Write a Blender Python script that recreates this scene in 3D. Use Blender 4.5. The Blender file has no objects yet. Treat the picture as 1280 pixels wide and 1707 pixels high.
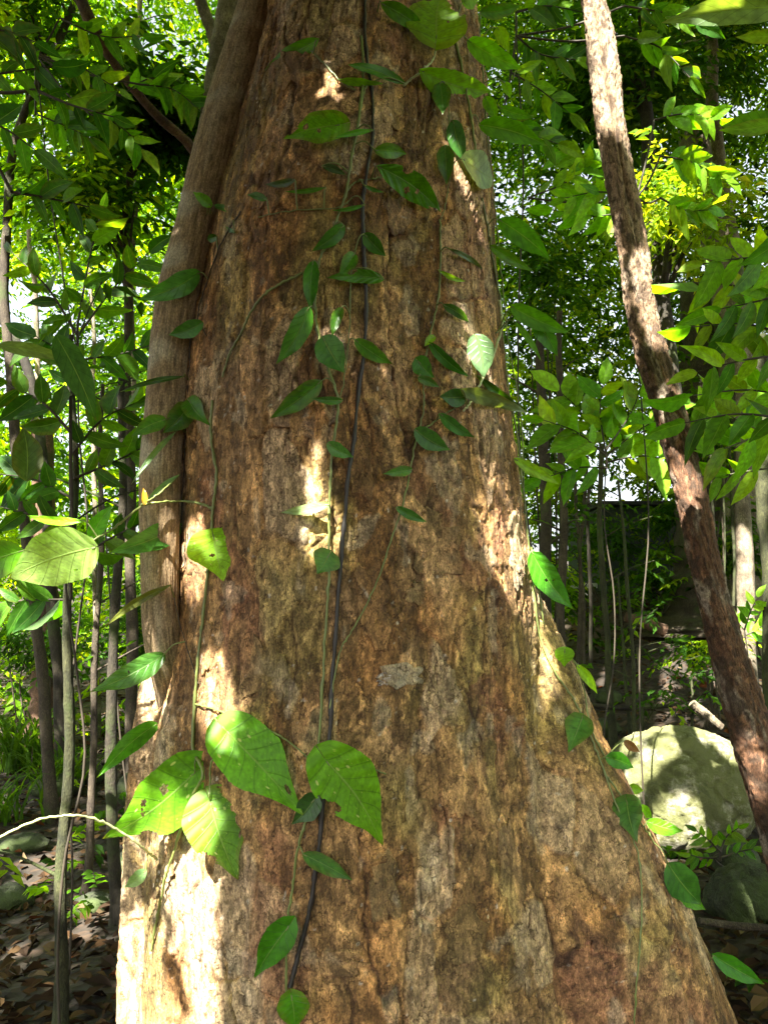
import bpy, math, random
import numpy as np
from mathutils import Vector, Matrix
from mathutils.bvhtree import BVHTree
from math import radians as R, pi

random.seed(7); RNG = np.random.default_rng(7)
scene = bpy.context.scene
COL = scene.collection

# ------------------------------------------------------------------ camera, light, exposure
CAM = np.array([0.0, 0.0, 1.5]); TILT = R(6.0); FPX = 1314.0; W0, H0 = 1280.0, 1707.0
SUN_AZ_X, SUN_AZ_Y, SUN_Z = -0.28, -0.62, 0.85            # direction TO the sun
SUN = np.array([SUN_AZ_X, SUN_AZ_Y, SUN_Z]); SUN /= np.linalg.norm(SUN)
EXPOSURE = 3.3

cd = bpy.data.cameras.new('camera'); cam = bpy.data.objects.new('camera', cd); COL.objects.link(cam)
cd.sensor_fit = 'VERTICAL'; cd.angle = 2 * math.atan(H0 / 2 / FPX); cd.clip_start = 0.02; cd.clip_end = 500
cam.location = CAM; cam.rotation_euler = (pi / 2 + TILT, 0, 0); scene.camera = cam

world = bpy.data.worlds.new("World"); scene.world = world; world.use_nodes = True
nt = world.node_tree; bg = nt.nodes['Background']
sky = nt.nodes.new('ShaderNodeTexSky'); sky.sky_type = 'NISHITA'; sky.sun_disc = False
sky.sun_elevation = math.asin(SUN[2]); sky.sun_rotation = math.atan2(SUN[0], SUN[1])
sky.air_density = 1.0; sky.dust_density = 4.0; sky.ozone_density = 1.0
hz = nt.nodes.new('ShaderNodeHueSaturation'); hz.inputs['Saturation'].default_value = .35       # hazy, whitish daylight
nt.links.new(sky.outputs[0], hz.inputs['Color']); nt.links.new(hz.outputs[0], bg.inputs[0]); bg.inputs[1].default_value = 0.05
sd = bpy.data.lights.new('sun', 'SUN'); sd.energy = 5.0; sd.angle = R(0.5); sd.color = (1.0, 0.95, 0.85)
sun = bpy.data.objects.new('sun', sd); COL.objects.link(sun)
sun.rotation_euler = Vector(SUN).to_track_quat('Z', 'Y').to_euler()
vs = scene.view_settings
vs.view_transform = 'Standard'; vs.look = 'None'; vs.gamma = 1; vs.use_curve_mapping = False; vs.exposure = EXPOSURE
scene.render.engine = 'CYCLES'
cy = scene.cycles
cy.max_bounces = 7; cy.diffuse_bounces = 4; cy.glossy_bounces = 2; cy.transmission_bounces = 5; cy.transparent_max_bounces = 4
cy.use_denoising = True; cy.sample_clamp_indirect = 6.0; cy.caustics_reflective = False; cy.caustics_refractive = False

# ------------------------------------------------------------------ helpers
CT, ST = math.cos(TILT), math.sin(TILT)
def ray(px, py):
    x = (px - W0 / 2) / FPX; y = -(py - H0 / 2) / FPX
    return np.array([x, CT - y * ST, ST + y * CT])        # right, forward, up
def at(px, py, Y):
    d = ray(px, py); return CAM + d * (Y / d[1])
def proj(P):
    P = np.asarray(P, float) - CAM
    d = P[..., 1] * CT + P[..., 2] * ST; u = -P[..., 1] * ST + P[..., 2] * CT
    d = np.where(np.abs(d) < 1e-6, 1e-6, d)
    return W0 / 2 + FPX * P[..., 0] / d, H0 / 2 - FPX * u / d, d

_perm = np.random.default_rng(11).permutation(256); _perm = np.concatenate([_perm, _perm, _perm])
_g2 = np.stack([np.cos(np.arange(256) * 2.399), np.sin(np.arange(256) * 2.399)], 1).astype(np.float32)
def pn(x, y, seed=0):
    x = np.asarray(x, np.float32) + seed * 17.31; y = np.asarray(y, np.float32) + seed * 7.77
    xi = np.floor(x).astype(np.int64); yi = np.floor(y).astype(np.int64)
    xf = x - xi; yf = y - yi; xi &= 255; yi &= 255
    u = xf * xf * xf * (xf * (xf * 6 - 15) + 10); v = yf * yf * yf * (yf * (yf * 6 - 15) + 10)
    def g(ix, iy, dx, dy):
        h = _g2[_perm[_perm[ix] + iy]]; return h[..., 0] * dx + h[..., 1] * dy
    a = g(xi, yi, xf, yf); b = g(xi + 1, yi, xf - 1, yf); c = g(xi, yi + 1, xf, yf - 1); d = g(xi + 1, yi + 1, xf - 1, yf - 1)
    return (a + u * (b - a)) * (1 - v) + (c + u * (d - c)) * v
def fbm(x, y, o=3, seed=0, gain=.5):
    r = 0; a = 1.0; f = 1.0
    for k in range(o):
        r = r + a * pn(x * f, y * f, seed + k * 3); a *= gain; f *= 2.03
    return r
def worley(x, y, seed=0):
    x = np.asarray(x, np.float32); y = np.asarray(y, np.float32)
    xi = np.floor(x).astype(np.int64); yi = np.floor(y).astype(np.int64)
    f1 = np.full(x.shape, 9., np.float32); f2 = f1.copy(); idd = np.zeros(x.shape, np.int64)
    for dx in (-1, 0, 1):
        for dy in (-1, 0, 1):
            cx = xi + dx; cyy = yi + dy
            h = _perm[(_perm[(cx + seed * 5) & 255] + cyy) & 255]; h2 = _perm[(h + 57) & 255]
            d = (cx + h / 256. - x) ** 2 + (cyy + h2 / 256. - y) ** 2
            nearer = d < f1
            f2 = np.where(nearer, f1, np.minimum(f2, d)); idd = np.where(nearer, _perm[(h + h2) & 255], idd); f1 = np.where(nearer, d, f1)
    return np.sqrt(f1), np.sqrt(f2), idd / 256.
def sst(a, b, x):
    t = np.clip((x - a) / (b - a), 0, 1); return t * t * (3 - 2 * t)
def norm(v):
    v = np.asarray(v, float); return v / (np.linalg.norm(v, axis=-1, keepdims=True) + 1e-9)

def make_mesh(name, V, F, cols=None, uvs=None, smooth=True):
    """V (n,3); F (m,3|4) array."""
    V = np.asarray(V, np.float32); F = np.asarray(F, np.int32)
    me = bpy.data.meshes.new(name)
    me.vertices.add(len(V)); me.vertices.foreach_set('co', V.ravel())
    k = F.shape[1]
    me.loops.add(F.size); me.loops.foreach_set('vertex_index', F.ravel())
    me.polygons.add(len(F)); me.polygons.foreach_set('loop_start', np.arange(0, F.size, k, dtype=np.int32))
    me.polygons.foreach_set('loop_total', np.full(len(F), k, np.int32))
    me.polygons.foreach_set('use_smooth', np.full(len(F), smooth))
    if cols is not None:
        c = np.ones((len(V), 4), np.float32); c[:, :3] = cols
        me.color_attributes.new('Col', 'FLOAT_COLOR', 'POINT').data.foreach_set('color', c.ravel())
    if uvs is not None:
        me.uv_layers.new(name='UVMap').data.foreach_set('uv', np.asarray(uvs, np.float32)[F.ravel()].ravel())
    me.update(); me.validate(); return me
def obj(name, me, mat=None, parent=None, loc=None):
    o = bpy.data.objects.new(name, me); COL.objects.link(o)
    if mat is not None and me is not None and not me.materials: me.materials.append(mat)
    if parent is not None:
        o.parent = parent
        o.location = -parent.location if loc is None else loc
    elif loc is not None: o.location = loc
    return o
def tag(o, label=None, cat=None, group=None, kind=None):
    for k, v in (('label', label), ('category', cat), ('group', group), ('kind', kind)):
        if v: o[k] = v
    return o
def thing(name, loc, label, cat, group=None):
    o = bpy.data.objects.new(name, None); COL.objects.link(o); o.location = Vector([float(c) for c in loc]); o.empty_display_size = .1
    return tag(o, label, cat, group)
def grid_faces(nr, nc, wrap=False):
    r = np.arange(nr - 1)[:, None]; c = np.arange(nc if wrap else nc - 1)[None, :]; c2 = (c + 1) % nc
    return np.stack([r * nc + c, r * nc + c2, (r + 1) * nc + c2, (r + 1) * nc + c], -1).reshape(-1, 4)
def catmull(P, n):
    P = np.asarray(P, float)
    if len(P) == 2: return P[0] + (P[1] - P[0]) * np.linspace(0, 1, n)[:, None]
    Q = np.vstack([2 * P[0] - P[1], P, 2 * P[-1] - P[-2]])
    t = np.linspace(0, len(P) - 1 - 1e-6, n); i = t.astype(int); f = (t - i)[:, None]
    a, b, c, d = Q[i], Q[i + 1], Q[i + 2], Q[i + 3]
    return .5 * (2 * b + (c - a) * f + (2 * a - 5 * b + 4 * c - d) * f * f + (3 * b - a - 3 * c + d) * f ** 3)
def tube_arrays(P, rad, segs=7, wob=0.0):
    P = np.asarray(P, float); n = len(P); rad = np.broadcast_to(np.asarray(rad, float), (n,)) if np.ndim(rad) else np.full(n, rad)
    T = norm(np.gradient(P, axis=0)); up = np.array([0.13, -1, 0.21]); 
    A = norm(np.cross(T, up)); B = np.cross(T, A)
    th = np.linspace(0, 2 * pi, segs, endpoint=False)
    rr = rad[:, None] * (1 + (wob * RNG.normal(size=(n, segs)) if wob else 0))
    V = P[:, None] + rr[..., None] * (np.cos(th)[None, :, None] * A[:, None] + np.sin(th)[None, :, None] * B[:, None])
    F = grid_faces(n, segs, True); V = V.reshape(-1, 3)
    e0 = np.array([[0, 1, 2, 3]]) if segs == 4 else None
    return V, F
def join(parts):
    Vs, Fs, off = [], [], 0
    for V, F in parts:
        Vs.append(V); Fs.append(F + off); off += len(V)
    return np.vstack(Vs), np.vstack(Fs)

# ------------------------------------------------------------------ materials
def new_mat(name):
    m = bpy.data.materials.new(name); m.use_nodes = True
    N = m.node_tree.nodes; L = m.node_tree.links; b = N['Principled BSDF']; return m, N, L, b
def val(N, L, op, a, b=None, clamp=False):
    n = N.new('ShaderNodeMath'); n.operation = op; n.use_clamp = clamp
    for i, x in enumerate((a, b)):
        if x is None: continue
        if isinstance(x, (int, float)): n.inputs[i].default_value = x
        else: L.new(x, n.inputs[i])
    return n.outputs[0]
def mixc(N, L, f, a, b, mode='MIX'):
    n = N.new('ShaderNodeMix'); n.data_type = 'RGBA'; n.blend_type = mode
    for i, x in ((0, f), (6, a), (7, b)):
        if isinstance(x, (int, float)): n.inputs[i].default_value = x
        elif isinstance(x, tuple): n.inputs[i].default_value = (*x, 1)
        else: L.new(x, n.inputs[i])
    return n.outputs[2]
def ramp(N, L, src, stops):
    n = N.new('ShaderNodeValToRGB'); e = n.color_ramp.elements
    while len(e) < len(stops): e.new(.5)
    for q, (p, c) in zip(e, stops):
        q.position = p; q.color = (*c, 1) if isinstance(c, tuple) else (c, c, c, 1)
    L.new(src, n.inputs[0]); return n.outputs[0]
def noise(N, L, scale, detail=4, rough=.55, vec=None, stretch=None, dist=0):
    n = N.new('ShaderNodeTexNoise'); n.inputs['Scale'].default_value = scale; n.inputs['Detail'].default_value = detail
    n.inputs['Roughness'].default_value = rough; n.inputs['Distortion'].default_value = dist
    if vec is not None:
        if stretch:
            mp = N.new('ShaderNodeMapping'); mp.inputs['Scale'].default_value = stretch; L.new(vec, mp.inputs[0]); vec = mp.outputs[0]
        L.new(vec, n.inputs['Vector'])
    return n.outputs[0]
def bump(N, L, h, b, strength=.5, dist=.01, prev=None):
    n = N.new('ShaderNodeBump'); n.inputs['Strength'].default_value = strength; n.inputs['Distance'].default_value = dist
    L.new(h, n.inputs['Height'])
    if prev is not None: L.new(prev, n.inputs['Normal'])
    if b is not None: L.new(n.outputs[0], b.inputs['Normal'])
    return n.outputs[0]

def bark_mat(name, tint=None, fine=1.0, attr=True, base=(.2, .15, .1), dark=(.08, .05, .03), moss=0.0, scale=1.0, rough=.85, flakes=False):
    m, N, L, b = new_mat(name)
    tc = N.new('ShaderNodeTexCoord').outputs['Object']
    n1 = noise(N, L, 90 * scale, 6, .7, tc, (1, 1, .45)); n2 = noise(N, L, 320 * scale, 4, .6, tc, (1, 1, .5)); n3 = noise(N, L, 14 * scale, 5, .6, tc)
    if attr:
        a = N.new('ShaderNodeVertexColor'); a.layer_name = 'Col'; c = a.outputs[0]
    else:
        c = mixc(N, L, ramp(N, L, n3, [(.35, 0.), (.68, 1.)]), dark, base)
    c = mixc(N, L, 1.0, c, ramp(N, L, n1, [(.36, .74), (.5, 1.), (.64, 1.28)]), 'MULTIPLY')
    c = mixc(N, L, 1.0, c, ramp(N, L, n2, [(.38, .70), (.5, 1.), (.62, 1.4)]), 'MULTIPLY')
    fh = None
    if flakes:      # crisp little scales, each its own tone, with a dark broken rim
        wn = N.new('ShaderNodeTexNoise'); wn.inputs['Scale'].default_value = 38; wn.inputs['Detail'].default_value = 4; L.new(tc, wn.inputs['Vector'])
        wv_ = N.new('ShaderNodeVectorMath'); wv_.operation = 'MULTIPLY_ADD'; L.new(wn.outputs['Color'], wv_.inputs[0]); wv_.inputs[1].default_value = (.035, .035, .05); L.new(tc, wv_.inputs[2])
        mp_ = N.new('ShaderNodeMapping'); mp_.inputs['Scale'].default_value = (1, 1, .55); L.new(wv_.outputs[0], mp_.inputs[0])
        va = N.new('ShaderNodeTexVoronoi'); va.inputs['Scale'].default_value = 62; L.new(mp_.outputs[0], va.inputs['Vector'])
        ve = N.new('ShaderNodeTexVoronoi'); ve.feature = 'DISTANCE_TO_EDGE'; ve.inputs['Scale'].default_value = 62; L.new(mp_.outputs[0], ve.inputs['Vector'])
        sc_ = N.new('ShaderNodeSeparateColor'); L.new(va.outputs['Color'], sc_.inputs[0])
        c = mixc(N, L, 1.0, c, ramp(N, L, sc_.outputs[0], [(0., .70), (.5, 1.), (1., 1.32)]), 'MULTIPLY')
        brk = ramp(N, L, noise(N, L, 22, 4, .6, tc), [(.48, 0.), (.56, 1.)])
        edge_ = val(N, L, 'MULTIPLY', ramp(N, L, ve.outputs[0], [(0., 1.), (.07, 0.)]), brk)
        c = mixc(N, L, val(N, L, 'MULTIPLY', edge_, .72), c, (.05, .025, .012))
        tick = ramp(N, L, noise(N, L, 260, 2, .5, tc, (1, 1, .35)), [(.62, 0.), (.66, .6)]); c = mixc(N, L, tick, c, (.06, .03, .015))
        fh = val(N, L, 'SUBTRACT', val(N, L, 'MULTIPLY', sc_.outputs[0], .8), edge_)
    if moss:
        nm = noise(N, L, 5 * scale, 6, .7, tc); c = mixc(N, L, ramp(N, L, nm, [(.60 - moss * .25, 0.), (.72 - moss * .25, .85)]), c, (.042, .062, .014))
    L.new(c, b.inputs['Base Color']); b.inputs['Roughness'].default_value = rough; b.inputs['Specular IOR Level'].default_value = .35
    p = bump(N, L, n1, None, .5 * fine, .006 / scale)
    if fh is not None: p = bump(N, L, fh, None, .8, .0022, p)
    bump(N, L, n2, b, .8 * fine, .004 / scale, p)
    return m

def leaf_mat(name, trans=.35, attr='Col', veins=False, tone=1.0, spots=False, gloss=.45, yellow=1.0):
    m, N, L, b = new_mat(name)
    a = N.new('ShaderNodeVertexColor'); a.layer_name = 'Col'; c = a.outputs[0]
    out = N['Material Output']
    tc = N.new('ShaderNodeTexCoord')
    nz = noise(N, L, 25, 4, .6, tc.outputs['Object'])
    c = mixc(N, L, 1.0, c, ramp(N, L, nz, [(.3, .75), (.7, 1.3)]), 'MULTIPLY')
    nrm = None
    if veins:
        sp = N.new('ShaderNodeSeparateXYZ'); L.new(tc.outputs['UV'], sp.inputs[0])
        t = val(N, L, 'ABSOLUTE', val(N, L, 'SUBTRACT', val(N, L, 'MULTIPLY', sp.outputs[0], 2.), 1.)); s = sp.outputs[1]
        mid = val(N, L, 'SUBTRACT', 1., val(N, L, 'MULTIPLY', t, 22.), True)
        q = val(N, L, 'FRACT', val(N, L, 'MULTIPLY', val(N, L, 'SUBTRACT', s, val(N, L, 'MULTIPLY', val(N, L, 'POWER', t, .8), .22)), 7.))
        q = val(N, L, 'ABSOLUTE', val(N, L, 'SUBTRACT', q, .5)); lat = val(N, L, 'SUBTRACT', 1., val(N, L, 'MULTIPLY', q, 14.), True)
        v = val(N, L, 'MAXIMUM', mid, val(N, L, 'MULTIPLY', lat, .45))
        fine = N.new('ShaderNodeTexVoronoi'); fine.feature = 'DISTANCE_TO_EDGE'; fine.inputs['Scale'].default_value = 26; L.new(tc.outputs['UV'], fine.inputs['Vector'])
        fl = ramp(N, L, fine.outputs[0], [(0., .82), (.12, 1.)]); c = mixc(N, L, .6, c, mixc(N, L, 1., c, fl, 'MULTIPLY'))
        c = mixc(N, L, 1., c, ramp(N, L, lat, [(0., 1.), (1., .66)]), 'MULTIPLY')
        c = mixc(N, L, val(N, L, 'MULTIPLY', mid, .65), c, (.22, .34, .08))
        if spots:
            vo = N.new('ShaderNodeTexVoronoi'); vo.inputs['Scale'].default_value = 6.5; L.new(tc.outputs['UV'], vo.inputs['Vector'])
            vr = val(N, L, 'MULTIPLY', noise(N, L, 3, 2, .5, tc.outputs['UV']), .32)
            sm = val(N, L, 'MULTIPLY', val(N, L, 'SUBTRACT', vr, vo.outputs['Distance']), 18., True)
            sel = N.new('ShaderNodeSeparateColor'); L.new(vo.outputs['Color'], sel.inputs[0]); sm = val(N, L, 'MULTIPLY', sm, val(N, L, 'GREATER_THAN', sel.outputs[0], .45))
            c = mixc(N, L, val(N, L, 'MULTIPLY', sm, .8), c, (.42, .50, .16))
            v2 = N.new('ShaderNodeTexVoronoi'); v2.inputs['Scale'].default_value = 22; L.new(tc.outputs['UV'], v2.inputs['Vector'])
            s2 = N.new('ShaderNodeSeparateColor'); L.new(v2.outputs['Color'], s2.inputs[0])
            sm2 = val(N, L, 'MULTIPLY', val(N, L, 'MULTIPLY', val(N, L, 'SUBTRACT', .2, v2.outputs['Distance']), 14., True), val(N, L, 'GREATER_THAN', s2.outputs[1], .72))
            c = mixc(N, L, val(N, L, 'MULTIPLY', sm2, .6), c, (.35, .42, .10))
        nrm = bump(N, L, v, b, .6, .002)
    # the underside is paler and duller
    geo = N.new('ShaderNodeNewGeometry')
    cu = mixc(N, L, .45, c, (.17, .23, .12)); cc = mixc(N, L, geo.outputs['Backfacing'], c, cu) if veins else c
    L.new(cc, b.inputs['Base Color']); b.inputs['Roughness'].default_value = gloss; b.inputs['Specular IOR Level'].default_value = .30 if veins else .12
    tr = N.new('ShaderNodeBsdfTranslucent')
    tcx = mixc(N, L, 1.0, c, (3.4 * yellow, 2.9, .5), 'MULTIPLY'); L.new(tcx, tr.inputs[0])
    mx = N.new('ShaderNodeMixShader'); mx.inputs[0].default_value = trans
    L.new(b.outputs[0], mx.inputs[1]); L.new(tr.outputs[0], mx.inputs[2]); L.new(mx.outputs[0], out.inputs['Surface'])
    return m

M = {}
M['bark'] = bark_mat('peeling_bark', flakes=True)
M['bark_smooth'] = bark_mat('fibrous_bark', fine=.6)
M['bark_rough'] = bark_mat('shaggy_bark', fine=1.2)
M['bark_bg'] = bark_mat('forest_bark', attr=False, base=(.04, .033, .02), dark=(.015, .012, .008), moss=.35, scale=.5)
M['bark_pale'] = bark_mat('pale_bark', attr=False, base=(.24, .20, .14), dark=(.08, .06, .04), moss=.2, scale=.5)
M['bark_dark'] = bark_mat('dark_wet_bark', attr=False, base=(.07, .055, .035), dark=(.03, .022, .015), moss=.2, scale=.5)
M['bark_red'] = bark_mat('reddish_bark', attr=False, base=(.16, .09, .055), dark=(.05, .028, .018), moss=0.1, scale=.5)
M['bark_moss'] = bark_mat('mossy_bark', attr=False, base=(.045, .046, .018), dark=(.018, .02, .008), moss=.3, scale=.6)
M['leaf'] = leaf_mat('vine_leaf', .22, veins=True, gloss=.30)
M['leaf_spot'] = leaf_mat('spotted_vine_leaf', .30, veins=True, spots=True, gloss=.5)
M['leaf_far'] = leaf_mat('forest_leaf', .50, gloss=.6)
M['leaf_near'] = leaf_mat('shrub_leaf', .40, veins=True, gloss=.5)
M['leaf_shade'] = leaf_mat('overhead_leaf', .15, gloss=.5)
def plain(name, col, rough=.6, nsc=40, amp=.3, bs=.3):
    m, N, L, b = new_mat(name); tc = N.new('ShaderNodeTexCoord').outputs['Object']; n = noise(N, L, nsc, 5, .6, tc)
    c = mixc(N, L, 1., col, ramp(N, L, n, [(.3, 1 - amp), (.7, 1 + amp)]), 'MULTIPLY'); L.new(c, b.inputs['Base Color'])
    b.inputs['Roughness'].default_value = rough; bump(N, L, n, b, bs, .003); return m
M['stem_green'] = plain('green_vine_stem', (.14, .17, .045), .45)
M['stem_light'] = plain('pale_vine_stem', (.42, .46, .22), .4)
M['stem_black'] = plain('blackish_aerial_root', (.018, .014, .012), .5, 200)
M['stem_brown'] = plain('brown_twig', (.035, .026, .015), .7)
M['stem_grey'] = plain('grey_green_twig', (.08, .08, .04), .7)

# ------------------------------------------------------------------ ground
def ground_h(x, y):
    x = np.asarray(x, float); y = np.asarray(y, float)
    right = sst(.4, 3.0, x)
    rise = np.clip(y - 4.6, 0, 5.5)
    h = rise * (.07 + .20 * right) + np.clip(y - 10, 0, 200) * .045 + np.clip(y - 2, -40, 0) * .02
    h = h - .25 * sst(1.0, -2.5, x) * sst(2, 6, y)
    h = h + .10 * fbm(x * .55, y * .55, 3, 31) + .045 * fbm(x * 2.1, y * 2.1, 3, 37) + .015 * fbm(x * 9, y * 9, 2, 39)
    return h
def axis(lo, hi, dense_lo, dense_hi, dn, n):
    a = np.linspace(0, 1, n) ** 2.2
    return np.concatenate([dense_lo - (dense_lo - lo) * a[::-1], np.linspace(dense_lo, dense_hi, dn)[1:-1], dense_hi + (hi - dense_hi) * a])
gx = axis(-90, 90, -5, 5, 300, 26); gy = axis(-60, 160, 1.8, 11, 300, 26)
GX, GY = np.meshgrid(gx, gy); GZ = ground_h(GX, GY)
gv = np.stack([GX, GY, GZ], -1).reshape(-1, 3); gf = grid_faces(len(gy), len(gx))
m, N, L, b = new_mat('leaf_litter_soil'); tc = N.new('ShaderNodeTexCoord').outputs['Object']
n1 = noise(N, L, 3, 6, .65, tc); vo = N.new('ShaderNodeTexVoronoi'); vo.inputs['Scale'].default_value = 17; vo.inputs['Randomness'].default_value = 1; L.new(tc, vo.inputs['Vector'])
c = mixc(N, L, ramp(N, L, n1, [(.35, 0.), (.65, 1.)]), (.010, .007, .004), (.028, .018, .010))
hs = N.new('ShaderNodeSeparateColor'); L.new(vo.outputs['Color'], hs.inputs[0])
c = mixc(N, L, ramp(N, L, hs.outputs[0], [(.7, 0.), (.95, .6)]), c, (.055, .03, .015))
L.new(c, b.inputs['Base Color']); b.inputs['Roughness'].default_value = .9; bump(N, L, vo.outputs[0], b, .6, .03)
M['soil'] = m
ground = tag(obj('ground', make_mesh('ground', gv, gf), M['soil']), kind='structure')

# ------------------------------------------------------------------ the big trunk
YC = 2.47
def tab(pairs):
    """(py, px) pairs -> z, x arrays at the trunk's own distance"""
    P = np.array([at(px, py, YC) for py, px in pairs]); o = np.argsort(P[:, 2]); return P[o, 2], P[o, 0]
mainL = tab([(-400, 560), (0, 462), (100, 436), (200, 408), (300, 382), (400, 350), (500, 332), (600, 318), (700, 303), (850, 297), (1000, 288), (1100, 274), (1200, 262), (1400, 248), (1600, 236), (1800, 220), (2200, 150)])
mainR = tab([(-400, 770), (0, 795), (100, 801), (200, 812), (300, 820), (400, 828), (500, 833), (600, 843), (700, 857), (800, 868), (900, 880), (1000, 893), (1200, 912), (1400, 950), (1707, 1010), (2200, 1120)])
buttR = tab([(700, 780), (850, 840), (900, 862), (960, 886), (1010, 905), (1090, 940), (1160, 973), (1230, 1008), (1300, 1042), (1370, 1080), (1440, 1112), (1530, 1152), (1600, 1182), (1700, 1218), (1900, 1320), (2200, 1500)])
ridgeL = tab([(900, 300), (1030, 272), (1075, 250), (1130, 240), (1200, 231), (1260, 220), (1350, 214), (1450, 212), (1530, 203), (1600, 200), (1707, 203), (1900, 170), (2200, 90)])
ZT = [-.15, .45, 3.65, 8.5]
zz = np.concatenate([np.linspace(-.15, .42, 24)[:-1], np.linspace(.42, 3.62, 880), np.linspace(3.62, 9, 30)[1:]])
th = np.concatenate([np.linspace(-pi, R(-108), 30)[:-1], np.linspace(R(-108), R(108), 570), np.linspace(R(108), pi, 30)[1:-1]])
# denser columns towards the buttress
def wrapw(t): return t + R(6) * np.sin(np.clip(t, -pi, pi))
th = wrapw(th)
Z, TH = np.meshgrid(zz, th, indexing='ij')
def tabf(t, z): return np.interp(z, t[0], t[1])
xl = tabf(mainL, zz); xr = tabf(mainR, zz); hi = zz > 3.9
cx = (xl + xr) / 2; a = (xr - xl) / 2 * .985
a = np.where(hi, np.maximum(a, .30 - .01 * (zz - 3.9)), a); b_ = np.where(a < .45, a, .45 + .28 * (a - .45))
def lobe(cx0, cy0, ccx, ccy, A, B, rot=0):
    """distance from (cx0,cy0) along theta to leave the ellipse"""
    dx = np.sin(TH); dy = -np.cos(TH); ox = (cx0 - ccx)[:, None]; oy = (cy0 - ccy)[:, None]
    c_, s_ = math.cos(rot), math.sin(rot)
    dx, dy = dx * c_ + dy * s_, -dx * s_ + dy * c_; ox, oy = ox * c_ + oy * s_, -ox * s_ + oy * c_
    A = A[:, None]; B = B[:, None]
    qa = (dx / A) ** 2 + (dy / B) ** 2; qb = 2 * (ox * dx / A ** 2 + oy * dy / B ** 2); qc = (ox / A) ** 2 + (oy / B) ** 2 - 1
    disc = qb * qb - 4 * qa * qc
    return np.where(disc > 0, (-qb + np.sqrt(np.maximum(disc, 0))) / (2 * qa), 0)
one = np.ones_like(zz)
r0 = lobe(cx, YC * one, cx, YC * one, a, b_)
bA = np.maximum(tabf(buttR, zz) - (cx), .05); bA = np.where(zz > 2.0, .05, bA)
r1 = lobe(cx, YC * one, cx + .45 * bA, (YC + .02) * one, .55 * bA, .17 + .17 * sst(1.7, .6, zz), R(-5))
rx = tabf(ridgeL, zz); rA = np.where(zz > 1.9, .05, np.maximum(cx - rx, .05))
r2 = lobe(cx, YC * one, cx - .5 * rA, (YC - .03) * one, .5 * rA, .12 * one, R(-3))
r3 = lobe(cx, YC * one, cx - .1, (YC - .1) * one, np.maximum(a * .66, .1), b_ * .93, R(20))
k = .012
rad = k * np.log(np.exp(r0 / k) + np.exp(r1 / k) + np.exp(r2 / k) + np.exp(r3 / k)) if False else None
st_ = np.stack([r0, r1, r2, r3]); mx = st_.max(0); rad = mx + k * np.log(np.exp((st_ - mx) / k).sum(0)) - k * .3
back = sst(R(100), R(150), np.abs(TH)); rad = rad * (1 - .15 * back)
dth = np.gradient(th); i0 = np.argmin(np.abs(th))
U = np.cumsum(rad * dth[None, :], 1); U -= U[:, i0:i0 + 1]; Vv = Z
X = cx[:, None] + rad * np.sin(TH); Y = YC - rad * np.cos(TH)
P0 = np.stack([X, Y, Z], -1)
def grid_normals(P):
    return norm(np.cross(np.gradient(P, axis=1), np.gradient(P, axis=0)))
NB = grid_normals(P0)
if (NB[len(zz) // 2, i0, 1]) > 0: NB = -NB

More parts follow.
